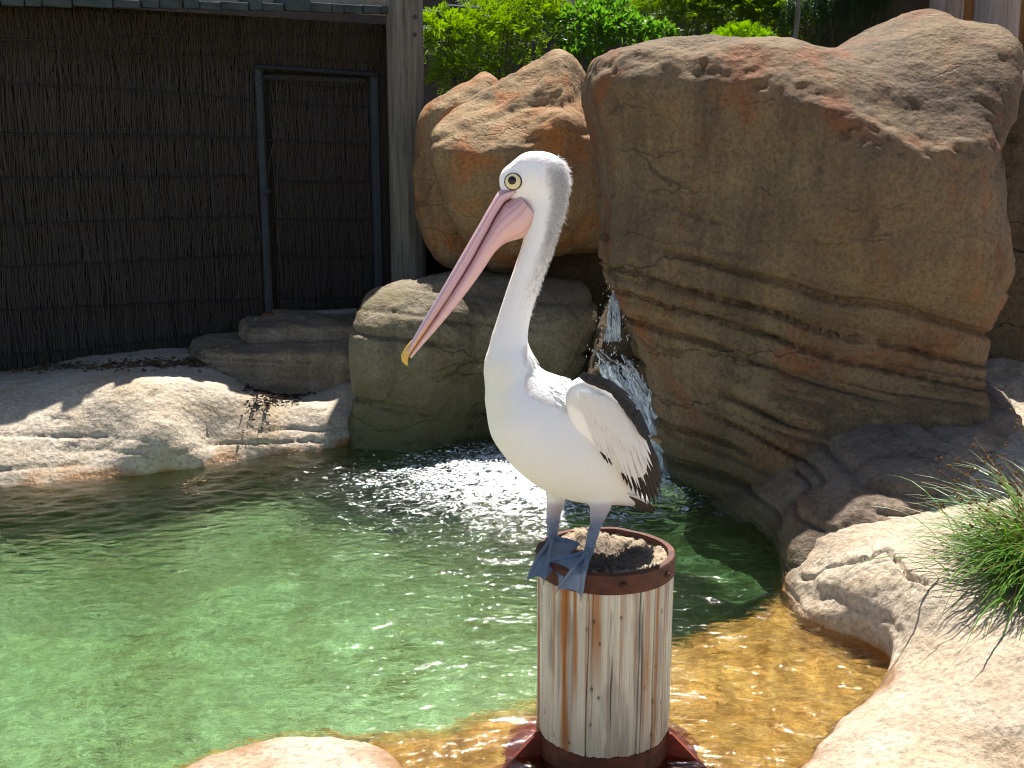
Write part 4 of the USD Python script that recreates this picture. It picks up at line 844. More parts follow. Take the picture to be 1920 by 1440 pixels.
rr += .0035 * (fbm(np.stack([np.cos(th) * 9, np.sin(th) * 9, zz * .8], -1), 3, 2) - .5) + .0025 * (fbm(np.stack([np.cos(th) * 45, np.sin(th) * 45, zz * 2], -1), 3, 3) - .5)
for i, (a0, dep, wid_, zc, ext) in enumerate(cracks):
    cen_ = a0 + .035 * (fbm(np.stack([zz * 5, 0 * zz + i * 3.7, 0 * zz], -1), 3, i) - .5) * 2
    d_ = np.abs((th - cen_ + np.pi) % (2 * np.pi) - np.pi) * RW
    zn = (zz - WOOD0) / (ZTOP - WOOD0); on = sstep(ext, ext - .25, np.abs(zn - zc))
    ww = wid_ * (.45 + .9 * noise(np.stack([zz * 6, 0 * zz + i, 0 * zz], -1), 7 + i))
    rr -= dep * on * np.exp(-(d_ / ww) ** 2)
rr += .004 * ((ZTOP - zz) < .06) * 0 - .010 * sstep(.055, .0, ZTOP - zz)
rr -= .004 * sstep(WOOD0 + .03, WOOD0, zz)
vz = zz - .022 * noise(np.stack([np.cos(th) * 19, np.sin(th) * 14, 0 * th], -1), 9) * (zz < WOOD0 + .02)
wx_, wy_ = PXC + rr * np.cos(th), YP + rr * np.sin(th)
# weathered colour: grey cream wood, grain streaks, orange brown run-off below the bolts
g1 = fbm(np.stack([np.cos(th) * 24, np.sin(th) * 24, zz * 1.5], -1), 4, 12); g2 = fbm(np.stack([np.cos(th) * 70, np.sin(th) * 70, zz * 4], -1), 3, 13); g3 = fbm(np.stack([np.cos(th) * 5, np.sin(th) * 5, zz * 5], -1), 3, 14)
g4 = fbm(np.stack([np.cos(th) * 190, np.sin(th) * 190, zz * 7], -1), 3, 23); lowf = fbm(np.stack([np.cos(th) * 3, np.sin(th) * 3, zz * 2.2], -1), 3, 25)
base = np.array([.56, .53, .41]) * (1 - sstep(.3, .8, g1)[..., None]) + np.array([.70, .67, .54]) * sstep(.3, .8, g1)[..., None]
base = base * (.60 + .34 * g2[..., None] + .42 * g4[..., None]) * (.80 + .4 * lowf[..., None])
gap_ = sstep(.62, .70, g4)[..., None] * sstep(.45, .6, lowf)[..., None]; base = base * (1 - .5 * gap_) + np.array([.20, .17, .13]) * .5 * gap_
blot = sstep(.56, .66, fbm(np.stack([np.cos(th) * 11, np.sin(th) * 11, zz * 3.5], -1), 5, 17))[..., None]; base = base * (1 - .55 * blot) + np.array([.25, .225, .19]) * .55 * blot
base = base * (1 - .45 * sstep(.55, .72, g3)[..., None]) + np.array([.22, .19, .15]) * .45 * sstep(.55, .72, g3)[..., None]
def ang(px, py):     # angle round the post of a pixel on its near side
    s = (P(px, py, YP - .14)[0] - PXC) / RW; return 2 * np.pi - math.acos(np.clip(s, -1, 1))
for (px, w_, z1_, st_) in [(1012, .075, 0, .98), (1060, .085, 0, .98), (1078, .035, .22, .9), (1117, .085, .30, .85), (1100, .02, .15, .6), (1215, .07, .16, .6), (1234, .035, 0, .8), (1165, .03, .25, .45), (1250, .06, .1, .35), (1040, .025, .2, .6), (1190, .02, .28, .5), (1140, .015, .1, .3)]:
    a0 = ang(px, 1150); wv_ = .05 * (fbm(np.stack([zz * 5, 0 * zz + px, 0 * zz], -1), 3, 5) - .5)
    d_ = np.abs((th - a0 - wv_ + np.pi) % (2 * np.pi) - np.pi)
    m_ = st_ * np.exp(-(d_ / (w_ * (.6 + .7 * noise(np.stack([zz * 4, 0 * zz + px, 0 * zz], -1), 3)))) ** 4) * sstep(z1_ - .12, z1_ + .1, zz) * (.65 + .5 * g2)
    m_ = np.clip(m_, 0, 1)[..., None]; base = base * (1 - m_) + np.array([.36, .125, .016]) * m_
low_ = sstep(.22, .06, zz + .1 * (g3 - .5))[..., None]; base = base * (1 - .35 * low_) + np.array([.2, .13, .07]) * .35 * low_
for _ in range(26):
    a0, z0 = rng.uniform(np.pi, 2 * np.pi), rng.uniform(WOOD0, ZTOP - .07); k = np.exp(-(((th - a0) * RW) ** 2 + ((zz - z0) * .8) ** 2) / rng.uniform(.002, .0045) ** 2)
    base = base * (1 - .85 * k[..., None]); wx_ -= .004 * k * np.cos(th); wy_ -= .004 * k * np.sin(th)
def vcol_mat(name, rough_, spec, bump=None, sheen=0.0, sss=0.0, trans=0.0):
    N = {'a': ('attribute', {'attribute': 'tint'}), 'p': ('principled_bsdf', {'roughness': rough_, 'specular_ior_level': spec, 'sheen_weight': sheen})}; K = [('a.color', 'p.base_color')]
    if sss: N['p'][1].update({'subsurface_weight': sss, 'subsurface_scale': .008, 'subsurface_radius': (1.0, .5, .4)})
    if bump:
        sc, dist, st = bump
        N.update({'g': ('geometry', {}), 'mp': ('mapping', {'scale': sc}), 'n': ('noise_texture', {'scale': 1.0, 'detail': 5.0, 'roughness': .6}), 'b': ('bump', {'strength': st, 'distance': dist})})
        K += [('g.position', 'mp.vector'), ('mp.vector', 'n.vector'), ('n.fac', 'b.height'), ('b.normal', 'p.normal')]
    surf = 'p.BSDF'
    if trans:
        N.update({'t': ('translucent_bsdf', {}), 'mx': ('mix_closure', {'fac': trans})}); K += [('a.color', 't.color'), ('p.BSDF', 'mx.closure1'), ('t.BSDF', 'mx.closure2')]; surf = 'mx.closure'
    return usdkit.material(stage, L(name), N, K, surface=surf)
M['post_wood'] = vcol_mat('weathered_post_wood', .85, .2, ((170, 170, 12), .003, .5))
obj('timber', grid_mesh(wx_, wy_, vz), M['post_wood'], post, smooth=True, col=base.reshape(-1, 3))
# end grain with a rotten hollow and radial splits
nr, na = 70, 260
R_, A_ = np.meshgrid(np.linspace(0.0005, RW - .004, nr), np.linspace(0, 2 * np.pi, na + 1), indexing='ij')
ex, ey = PXC + R_ * np.cos(A_), YP + R_ * np.sin(A_)
pp = np.stack([ex, ey, 0 * ex], -1)
ez = ZTOP - .012 + .010 * (fbm(pp * 30, 3, 4) - .5) * 2 + .006 * (fbm(pp * 110, 3, 6) - .5) * 2
hol = np.exp(-((ex - PXC - .01) / .085) ** 4 - ((ey - YP - .0) / .09) ** 4)
ez -= .016 * hol * (.5 + fbm(pp * 40, 3, 8))
for k in range(17):
    a0 = rng.uniform(0, 6.28); d_ = np.abs((A_ - a0 - .12 * (fbm(np.stack([R_ * 40, 0 * R_ + k, 0 * R_], -1), 2, k) - .5) + np.pi) % (2 * np.pi) - np.pi) * R_; ez -= .010 * np.exp(-(d_ / .003) ** 2)
ez += .0016 * np.sin(R_ * 2 * np.pi / .0065) * sstep(.09, .13, R_)
back = sstep(.6, .95, np.sin(A_ - .45)) * sstep(.115, .14, R_); ez += .012 * back
gr = fbm(pp * 60, 4, 15)[..., None]
ecol = np.array([.09, .07, .055]) * (1 - gr) + np.array([.24, .19, .145]) * gr
lightw = sstep(.10, .14, R_)[..., None]; ecol = ecol * (1 - .75 * lightw) + np.array([.46, .37, .26]) * .75 * lightw * (.7 + .5 * gr)
M['end_grain'] = vcol_mat('rotten_end_grain', .92, .1, ((220, 220, 220), .004, .9))
obj('end_grain', grid_mesh(ex, ey, ez), M['end_grain'], post, smooth=True, col=ecol.reshape(-1, 3))
def ring_band(r0, r1, z0, z1, n=128, rnd=.003, seed=0):
    prof = [(r0, z0), (r1 - rnd, z0), (r1, z0 + rnd), (r1, z1 - rnd), (r1 - rnd, z1), (r0, z1)]
    aa = np.linspace(0, 2 * np.pi, n, endpoint=False); V, F = [], []
    for i, a in enumerate(aa):
        j = .0012 * (noise(np.array([[a * 3, seed, 0.]]), 2)[0] - .5) * 2
        for (r_, z_) in prof: V.append((PXC + (r_ + j) * math.cos(a), YP + (r_ + j) * math.sin(a), z_ + j))
    m_ = len(prof)
    for i in range(n):
        for k in range(m_):
            a, b = i * m_ + k, i * m_ + (k + 1) % m_; c, d = ((i + 1) % n) * m_ + k, ((i + 1) % n) * m_ + (k + 1) % m_; F += [[a, c, d], [a, d, b]]
    return np.array(V), np.array(F)
M['band'] = simple('rusted_iron_band', (0.035, 0.014, 0.010), 0.6, 0.45, 0.2, bump=(70, 0.004), vary=(22, (0.13, 0.036, 0.016)))
BZ1, BZ0 = ZTOP + .004, ZTOP - .048
band = obj('iron_band', ring_band(RW - .014, RW + .0035, BZ0, BZ1, seed=1), M['band'], post, smooth=30)
def bolt(a, z, r_, R0):
    prof = np.array([[0, .011], [r_ * .55, .0095], [r_ * .9, .005], [r_, 0], [r_ * 1.5, 0], [r_ * 1.5, -.006]]); prof = prof[::-1]
    m = trimesh.creation.revolve(prof, sections=18); m.apply_transform(trimesh.geometry.align_vectors([0, 0, 1], [math.cos(a), math.sin(a), 0])); m.apply_translation([PXC + R0 * math.cos(a), YP + R0 * math.sin(a), z]); return m
for px in (1165, 1251):
    obj('bolt', bolt(ang(px, 1085), (BZ0 + BZ1) / 2, .0085, RW + .004), M['band'], post, smooth=40)
for a in (3.5, 2.8, 2.0, 1.2, .5): obj('bolt', bolt(a, (BZ0 + BZ1) / 2, .0085, RW + .004), M['band'], post, smooth=40)
obj('base_collar', ring_band(RW - .03, RW - .001, -.16, WOOD0 + .004, seed=3), M['band'], post, smooth=30)
M['under_rust'] = simple('rust_coated_steel', (0.06, 0.012, 0.008), 0.7, 0.3, 0.0, bump=(60, 0.006), vary=(14, (0.24, 0.035, 0.012)))
for a in (math.radians(-18), math.radians(198), math.radians(90)):
    d_ = np.array([math.cos(a), math.sin(a), 0]); s_ = np.array([-math.sin(a), math.cos(a), 0]); c0 = np.array([PXC, YP, 0])
    pr = [c0 + d_ * (RW - .004) + [0, 0, .06], c0 + d_ * (RW + .012) + [0, 0, .06], c0 + d_ * (RW + .17) + [0, 0, -.085], c0 + d_ * (RW + .17) + [0, 0, -.13], c0 + d_ * (RW - .004) + [0, 0, -.13]]
    v = np.vstack([[q - s_ * .006 for q in pr], [q + s_ * .006 for q in pr]])
    obj('gusset', trimesh.Trimesh(*(lambda m: (m.vert_properties[:, :3], m.tri_verts))(manifold3d.Manifold.hull_points(v).to_mesh())), M['under_rust'], post)
obj('base_plate', tube([(PXC, YP, -.15), (PXC, YP, -.045)], RW + .085, 48), M['under_rust'], post)

# ------------------------------------------------------------------ pelican
YB = 2.67                    # the bird's middle plane, just behind the middle of the post
U1 = .0013 * YB / 2.6        # metres per photo pixel there
def bp(px, py, dy=0.0): return P(px, py, YB + dy)
def to3(px, py, r_, dy, ky): q = P(px, py, YB + dy); return q, r_ * U1 * 1.0115, ky
def dense_chain(ch, n):
    from scipy.interpolate import PchipInterpolator as PI_
    a = np.array(ch, float); return [tuple(r_) for r_ in PI_(np.arange(len(a)), a)(np.linspace(0, len(a) - 1, n))]
chains = [  # [(px, py, radius px, depth offset m, depth squash)]
    [(972, 340, 35, 0, .80), (995, 329, 39, 0, .80), (1017, 332, 40, 0, .82)],
    [(1017, 332, 40, 0, .82), (1024, 372, 34, 0, .85), (1020, 410, 30, 0, .92), (1010, 455, 27, 0, .97), (993, 505, 26, 0, 1), (976, 556, 26.5, 0, 1), (962, 605, 28, 0, 1), (954, 650, 34, 0, 1), (957, 695, 46, 0, 1)],
    [(957, 695, 46, 0, 1), (968, 735, 58, 0, .98), (992, 772, 78, 0, .95)],
    [(992, 772, 78, 0, .95), (1030, 803, 99, 0, .88), (1075, 833, 103, 0, .88), (1122, 868, 79, 0, .9), (1165, 905, 42, 0, 1.0), (1202, 935, 14, 0, 1.6)],
    [(1127, 925, 27, -.040, 1), (1125, 950, 18, -.055, 1), (1121, 968, 13, -.065, 1), (1112, 1000, 9.5, -.08, 1), (1104, 1034, 9.5, -.09, 1)],
    [(1052, 900, 28, .04, 1), (1043, 925, 19, .04, 1), (1041, 945, 15.5, .034, 1), (1037, 975, 12.5, .025, 1), (1036, 1004, 10.5, .018, 1)],
]
h = .0044
lo, hi = bp(895, 1050, 0), bp(1250, 275, 0)
ax = axes_grid((lo[0], YB - .17, lo[2]), (hi[0], YB + .17, hi[2]), h)
chains[1] = dense_chain(chains[1], 26); chains[3] = dense_chain(chains[3], 14)
GX, GY, GZ = np.meshgrid(*ax, indexing='ij')
F = None
for ci, ch in enumerate(chains):
    d = None
    for a, b in zip(ch[:-1], ch[1:]):
        (pa, ra, ka), (pb, rb, kb) = to3(*a), to3(*b)
        e = pb - pa; t_ = np.clip(((GX - pa[0]) * e[0] + (GZ - pa[2]) * e[2]) / (e[0] ** 2 + e[2] ** 2), 0, 1)
        r_ = ra + (rb - ra) * t_; k_ = ka + (kb - ka) * t_
        q = np.sqrt((GX - pa[0] - e[0] * t_) ** 2 + ((GY - pa[1] - e[1] * t_) / k_) ** 2 + (GZ - pa[2] - e[2] * t_) ** 2) - r_
        if d is None: d = q
        else:
            kk = .010; hh = np.clip(.5 + .5 * (d - q) / kk, 0, 1); d = d * (1 - hh) + q * hh - kk * hh * (1 - hh)
    if F is None: F = d
    else:
        kk = .028 if ci < 4 else .014; hh = np.clip(.5 + .5 * (F - d) / kk, 0, 1); F = F * (1 - hh) + d * hh - kk * hh * (1 - hh)
bv, bf = surface_nets(F, np.array([a[0] for a in ax]), h)
bv = taubin(bv, bf, 10)
bn = normals(bv, bf)
px, py = proj(bv)
# feather relief: soft plumage rows on chest, none on legs
leg = sstep(938, 962, py)
bv = bv + bn * ((.0022 * (fbm(np.stack([px * .03, bv[:, 1] * 60, py * .012], -1), 3, 5) - .5)) * (1 - leg))[:, None]
bn = normals(bv, bf)
white = np.array([.82, .82, .81]); cream = np.array([.80, .77, .62]); grey = np.array([.34, .34, .355]); legc = np.array([.17, .20, .26]); thigh = np.array([.50, .42, .42])
col = np.tile(white, (len(bv), 1))
cr = np.clip(sstep(990, 930, px) * sstep(640, 700, py) * sstep(900, 760, py) * .65 + sstep(800, 930, py) * sstep(960, 930, py) * .6, 0, 1)  # cream chest; the lower belly cream is bounced light painted into the plumage
col = col * (1 - cr[:, None]) + cream * cr[:, None]
axis_x = np.interp(py, [285, 334, 372, 410, 455, 505, 556], [1008, 1017, 1024, 1020, 1010, 993, 976]); wid2 = np.interp(py, [285, 334, 372, 410, 455, 505, 556], [36, 41, 34, 30, 27, 26, 26])
nape = sstep(.05, .65, (px - axis_x) / wid2) * sstep(296, 330, py) * sstep(560, 420, py) 
nape = np.clip(nape * (.55 + .9 * fbm(bv * 300, 2, 8)), 0, 1)[:, None]; col = col * (1 - nape) + grey * nape
lg = leg[:, None]; col = col * (1 - lg) + legc * (.85 + .3 * fbm(bv * 160, 3, 4)[:, None]) * lg
tg = (sstep(938, 950, py) * sstep(985, 960, py) * .7)[:, None]; col = col * (1 - tg) + thigh * tg
pelican = thing('pelican', 'white and black pelican with a long pink bill standing on the post', 'pelican', bp(1085, 1045))
M['plumage'] = vcol_mat('white_plumage', .85, .15, ((170, 170, 38), .005, .55), sheen=.25, sss=.12)
obj('body', (bv, bf), M['plumage'], pelican, smooth=True, col=col)
btree = cKDTree(bv[:, [0, 2]])
def front_y(p):          # depth of the near side of the body at a world point
    _, i = btree.query(np.asarray(p)[[0, 2]], k=12); return bv[i][:, 1].min()
# nape and crest fuzz, short down on the outline
rng = np.random.default_rng(61)
M['down'] = island_mat('white_down', [(0, (.74, .74, .74)), (1, (.85, .85, .84))], .8, .2, .3)
M['down'] = usdkit.material(stage, L('pale_down'), {'p': ('principled_bsdf', {'base_color': (.62, .62, .635), 'roughness': .8}), 't': ('translucent_bsdf', {'color': (.78, .78, .78)}), 'm': ('mix_closure', {'fac': .4})}, [('p.BSDF', 'm.closure1'), ('t.BSDF', 'm.closure2')], surface='m.closure')
sel = np.flatnonzero((py > 300) & (py < 600) & (bn[:, 0] > .05) & (rng.random(len(py)) < sstep(620, 480, py))); pick = rng.choice(sel, 4600)
hair = []
for i in pick:
    crest = sstep(420, 330, py[i]) * sstep(.3, .9, bn[i, 0]); ln = rng.uniform(.003, .008) + .010 * crest * rng.random()
    d_ = bn[i] * .8 + np.array([.15, 0, -.65]) + rng.normal(0, .22, 3); d_ /= np.linalg.norm(d_)
    p0 = bv[i] + rng.normal(0, .0015, 3) - bn[i] * .001
    hair.append(np.stack([p0, p0 + d_ * ln * .55 + bn[i] * .0006, p0 + d_ * ln + np.array([0, 0, -.12 * ln])]))
curves('nape_down', hair, .0010, M['down'], pelican, kind='stuff')
M['crest'] = simple('white_crest_feather', (.84, .84, .83), .8, .2)
cs_ = np.flatnonzero((py > 292) & (py < 560) & (bn[:, 0] > .55)); ch_ = []
for i in rng.choice(cs_, 260):
    ln = rng.uniform(.006, .013) * (1.35 if py[i] < 420 else .8); d_ = bn[i] * .85 + np.array([.1, 0, -.45]) + rng.normal(0, .28, 3); d_ /= np.linalg.norm(d_)
    p0 = bv[i] - bn[i] * .001; ch_.append(np.stack([p0, p0 + d_ * ln * .5 + bn[i] * .0008, p0 + d_ * ln + [0, 0, -.15 * ln]]))
curves('crest_feathers', ch_, .0024, M['crest'], pelican, kind='stuff')
# small pointed feathers lying on the plumage; their shading follows the body
def body_feathers(name, sel, n, l0, l1, w0, tilt, seed):
    rng = np.random.default_rng(seed); pk = rng.choice(sel, n); V, F_, Nn, C = [], [], [], []
    for i in pk:
        nrm = bn[i]; fl = np.array([.55, 0, -.80]) if py[i] < 690 else np.array([.80, 0, -.60]); fl = fl + rng.normal(0, .10, 3); fl -= nrm * (fl @ nrm); fl /= np.linalg.norm(fl) + 1e-9
        s_ = np.cross(nrm, fl); ln = rng.uniform(l0, l1); w = w0 * rng.uniform(.7, 1.3); b = len(V) * 7
        rows = [(0, .0), (.35, 1.0), (.75, .7), (1, 0)]; pts = [bv[i] - nrm * .0014]
        for u, ww in rows[1:3]:
            c = bv[i] - nrm * .0014 + fl * ln * u + nrm * (tilt * ln * u - 1.2 * (ln * u) ** 2)
            pts += [c - s_ * w * ww, c + nrm * .0004, c + s_ * w * ww]
        pts.append(bv[i] - nrm * .0014 + fl * ln + nrm * (tilt * ln - 1.2 * ln ** 2))
        V.append(pts[:7] + [pts[7]]) if False else V.append(pts)
    k = 8; V = np.array(V); b = np.arange(len(V))[:, None, None] * k
    f0 = np.array([[0, 1, 2], [0, 2, 3], [1, 4, 5], [1, 5, 2], [2, 5, 6], [2, 6, 3], [4, 7, 5], [5, 7, 6]])
    F_ = (f0[None] + b).reshape(-1, 3); cc = np.repeat(col[pk], k, 0)
    obj(name, (V.reshape(-1, 3), F_), M['plumage'], pelican, smooth=True, col=cc, kind='stuff')
line = lambda x: np.interp(x, [955, 985, 1000, 1030, 1060], [690, 700, 715, 735, 760])
fr_ = np.flatnonzero((bn[:, 1] < .1) & (px > 975) & (px < 1062) & (py > 640) & (np.abs((py - 640) - (px - 975) * 1.15) < 42))
body_feathers('neck_feathers', fr_, 130, .022, .042, .0026, .16, 62)


# bill
US = np.array([(962, 352), (939, 356), (918, 386), (898, 421), (868, 473), (834, 532), (799, 592), (775, 634), (761, 660)], float)
LS = np.array([(1010, 408), (987, 443), (950, 455), (931, 470), (899, 516), (860, 568), (819, 617), (789, 651), (772, 671)], float)
HD = np.array([29, 32, 29, 26, 22, 18.5, 14.5, 11, 7.5]) * U1
def dense(a, n): s = np.linspace(0, len(a) - 1, n); from scipy.interpolate import PchipInterpolator as PI_; return PI_(np.arange(len(a)), a)(s)
NB = 120; Ud, Ld, Hd = dense(US, NB), dense(LS, NB), dense(HD, NB)
KT = np.interp(np.linspace(0, 1, NB), [0, .15, .3, .5, .8, 1], [.20, .24, .35, .46, .55, .62])
def bill_loft(E0, E1, H, colf, n=96, pw=1.0, bumps=None):
    V, C = [], []; aa = np.linspace(0, 2 * np.pi, n, endpoint=False)
    for i in range(NB):
        p0, p1 = bp(*E0[i]), bp(*E1[i]); c_ = (p0 + p1) / 2; e = (p0 - p1) / 2
        for a in aa:
            ca, sa = math.cos(a), math.sin(a); sg = lambda q: math.copysign(abs(q) ** pw, q)
            y_ = H[i] * sg(sa); v = c_ + e * sg(ca) + np.array([0, y_, 0]); V.append(v); C.append(colf(i / (NB - 1), ca, sa))
    V, C = np.array(V), np.array(C); F_ = []
    for i in range(NB - 1):
        for j in range(n):
            a, b = i * n + j, i * n + (j + 1) % n; F_ += [[a, a + n, b + n], [a, b + n, b]]
    k = len(V); V = np.vstack([V, V[:n].mean(0), V[-n:].mean(0)]); C = np.vstack([C, C[0], C[-1]])
    for j in range(n): F_ += [[k, j, (j + 1) % n], [k + 1, (NB - 1) * n + (j + 1) % n, (NB - 1) * n + j]]
    return (V, np.array(F_)), C
pink, lilac, bluegrey, yellow, deep_pink = map(np.array, ([.68, .44, .44], [.58, .44, .52], [.25, .29, .38], [.66, .43, .08], [.55, .20, .20]))
def mixc(a, b, t): return a * (1 - t) + b * t
def ucol(s, ca, sa):
    c = mixc(np.array([.62, .40, .43]), lilac, float(sstep(.2, -.5, ca)))
    c = mixc(c, np.array([.20, .12, .17]), float(np.exp(-((ca - .38) / .05) ** 2)) * .75 * float(sstep(1.0, .8, s)) + .8 * float(sstep(-.86, -.98, ca)))
    c = mixc(c, deep_pink * .8, float(np.exp(-((ca + .2) / .08) ** 2)) * .6 * float(sstep(.02, .2, s)))
    c = mixc(c, bluegrey, float(sstep(.35, .95, s)) * float(np.exp(-((ca - .75) / .45) ** 2)) * .75)
    return mixc(c, yellow, float(sstep(.55, 1.0, s)) * float(sstep(.1, -.6, ca)) * .9)
def lcol(s, ca, sa):
    c = mixc(pink, np.array([.66, .42, .36]), float(sstep(.1, -.8, ca)) * float(sstep(.5, .1, s)))
    vein = .5 + .5 * math.sin(ca * 9 + 5 * s + 2.0 * noise(np.array([[s * 6, ca * 2, 0.]]), 4)[0]); c = mixc(c, deep_pink, .55 * vein ** 8 * float(sstep(.6, .1, s)))
    c = mixc(c, lilac, float(np.exp(-((ca - .75) / .22) ** 2)) * .8)
    c = mixc(c, np.array([.22, .12, .16]), float(sstep(.90, .985, ca)) * .8)
    c = mixc(c, deep_pink, float(np.exp(-((ca - .45) / .05) ** 2)) * .7)
    return mixc(c, yellow, float(sstep(.55, 1.0, s)) * float(sstep(.3, .95, ca)) * .7)
Tm = Ud + (Ld - Ud) * KT[:, None]
M['bill'] = vcol_mat('pink_bill_skin', .38, .45, ((110, 110, 110), .0012, .35), sss=.15)
m_, c_ = bill_loft(Ud, Tm, Hd * .93, ucol); obj('upper_bill', m_, M['bill'], pelican, smooth=True, col=c_)
gap = (Ld - Tm) / np.linalg.norm(Ld - Tm, axis=1, keepdims=True) * .5
m_, c_ = bill_loft(Tm + gap, Ld, Hd, lcol, 96); obj('bill_pouch', m_, M['bill'], pelican, smooth=True, col=c_)
M['nail'] = simple('yellow_bill_nail', (.60, .36, .05), .4, .5, vary=(60, (.66, .46, .12)))
nail = tube([bp(775, 640), bp(765, 657), bp(759, 668), bp(759, 677), bp(764, 685)], np.array([4.5, 7.4, 7.6, 5.6, 1.2]) * U1, 14)
obj('bill_nail', nail, M['nail'], pelican, smooth=True)
# eye
ec = bp(962, 340); ey0 = front_y(ec); en = bn[btree.query(ec[[0, 2]], k=1)[1]]
k_ = btree.query(ec[[0, 2]], k=20)[1]; k_ = k_[bv[k_][:, 1] < ey0 + .02]; en = bn[k_].mean(0); en /= np.linalg.norm(en)
ec = np.array([ec[0], ey0, ec[2]])
def disc(c, n_, rx, rz, depth, tilt=0, rings=10, seg=36):
    e1 = np.cross(n_, [0, 0, 1.0]); e1 /= np.linalg.norm(e1); e2 = np.cross(e1, n_)
    e1, e2 = e1 * math.cos(tilt) + e2 * math.sin(tilt), e2 * math.cos(tilt) - e1 * math.sin(tilt)
    V = [c + n_ * depth]; F_ = []
    for i in range(1, rings + 1):
        a = i / rings * np.pi / 2
        for j in range(seg): g = j * 2 * np.pi / seg; V.append(c + (e1 * math.cos(g) * rx + e2 * math.sin(g) * rz) * math.sin(a) + n_ * depth * math.cos(a))
    for j in range(seg): F_.append([0, 1 + j, 1 + (j + 1) % seg])
    for i in range(rings - 1):
        for j in range(seg): a, b = 1 + i * seg + j, 1 + i * seg + (j + 1) % seg; F_ += [[a, a + seg, b + seg], [a, b + seg, b]]
    return np.array(V), np.array(F_)
M['eye_skin'] = simple('yellow_eye_skin', (.70, .62, .36), .5, .4); M['eye_rim'] = simple('dark_eye_rim', (.03, .025, .03), .6, .3); M['pupil'] = simple('dark_brown_eye', (.010, .005, .004), .08, .5)
eye = obj('eye', disc(ec, en, 16.8 * U1, 15.8 * U1, .0052), M['eye_rim'], pelican, smooth=True)
def sub(parent, name, mesh, mat, **k):
    return obj(name, mesh, mat, parent, smooth=True, **k)
LOC[str(eye.GetPath())] = LOC[str(pelican.GetPath())]
sub(eye, 'eye_skin', disc(ec + en * .0006, en, 15.3 * U1, 14.5 * U1, .0062), M['eye_skin'])
sub(eye, 'pupil', disc(ec + en * .0012 + np.array([-.001, 0, .0022]), en, 9.2 * U1, 9.0 * U1, .0080), M['pupil'])

# feet
M['foot'] = vcol_mat('blue_grey_webbed_skin', .55, .35, ((230, 230, 230), .0016, .5))
M['claw'] = simple('pale_horn_claw', (.35, .30, .24), .5, .4)
def surf_pt(px_, py_, z_): return G(px_, py_, z_)
def foot(name, heel, toes, hind, label=None):
    """heel and toe tips in 3D; a web is stretched between neighbouring toes, toes are ridges on it."""
    V, C, Fc = [], [], []; n = 14
    rows = []
    for k in range(len(toes) - 1):
        A, B = toes[k], toes[k + 1]
        W = 12
        g = []
        for i in range(n + 1):
            u = i / n; line = []
            for j in range(W + 1):
                v = j / W; sag = 1 - .11 * math.sin(v * math.pi) * u ** 2
                p = interp_line(A, 24)[int(round(u * sag * 23))] * (1 - v) + interp_line(B, 24)[int(round(u * sag * 23))] * v
                pa = interp_line(A, 200)[int(u * sag * 199)]; pb_ = interp_line(B, 200)[int(u * sag * 199)]; p = pa * (1 - v) + pb_ * v
                p = p + np.array([0, -.016 * math.sin(v * math.pi) * u ** 1.5, 0]) + np.array([0, 0, -.004 * math.sin(v * math.pi) * u + .001 * math.sin(v * 40)]); line.append(p)
            g.append(line)
        g = np.array(g); X_, Y_, Z_ = g[..., 0], g[..., 1], g[..., 2]
        top = grid_mesh(X_, Y_, Z_ + .0012); bot = grid_mesh(X_, Y_, Z_ - .0012); bot = (bot[0], bot[1][:, ::-1]); rows += [top, bot]
    for tpath in toes:
        q = interp_line(tpath, 26); rows.append(tube(q + [0, 0, .002], np.interp(np.linspace(0, 1, 26), [0, .5, .93, 1], [.0085, .0062, .0048, .0022]) * (1 + .10 * np.sin(np.linspace(0, 14, 26))), 10))
    rows.append(ball(heel + [0, 0, .003], .0125, (1, 1, .8), trimesh.creation.icosphere(2, 1.0)))
    claws = [tube(np.array([t_[-1], t_[-1] + (t_[-1] - t_[-2]) / np.linalg.norm(t_[-1] - t_[-2]) * .006 + [0, 0, -.002], t_[-1] + (t_[-1] - t_[-2]) / np.linalg.norm(t_[-1] - t_[-2]) * .011 + [0, 0, -.006]]), np.array([.0024, .0018, .0005]), 6) for t_ in toes]
    m = cat(rows); c = np.tile(np.array([.15, .20, .275]), (len(m[0]), 1)) * (.8 + .5 * fbm(m[0] * 90, 3, 3))[:, None]
    o = obj(name, m, M['foot'], pelican, smooth=True, col=c, label=label); LOC[str(o.GetPath())] = LOC[str(pelican.GetPath())]
    for c_ in claws: obj('claw', c_, M['claw'], o, smooth=True)
    return o
zt = ZTOP + .008
hn = surf_pt(1104, 1038, zt)
def toe(h_, mids, tip): return np.array([h_] + mids + [tip])
rimY = lambda px_: YP - math.sqrt(max(RW ** 2 - (P(px_, 1080, YP - .15)[0] - PXC) ** 2, 0))
def over(px_, py_, dy): return P(px_, py_, rimY(px_) - dy)
foot('foot', hn, [toe(hn, [surf_pt(1066, 1046, zt)], over(1031, 1050, .015) if False else surf_pt(1026, 1052, zt)), toe(hn, [surf_pt(1076, 1066, zt + .002)], over(1046, 1104, .012)), toe(hn, [surf_pt(1096, 1072, zt + .002)], over(1090, 1118, .012)), ][:3], None)
hf = surf_pt(1036, 1010, zt)
f2 = foot('foot', hf, [toe(hf, [surf_pt(1062, 1015, zt + .003)], surf_pt(1086, 1021, zt + .003)), toe(hf, [surf_pt(1028, 1050, zt + .002)], P(1020, 1088, YP - .155)), toe(hf, [surf_pt(1010, 1045, zt + .002)], P(989, 1087, YP - .10))], None)

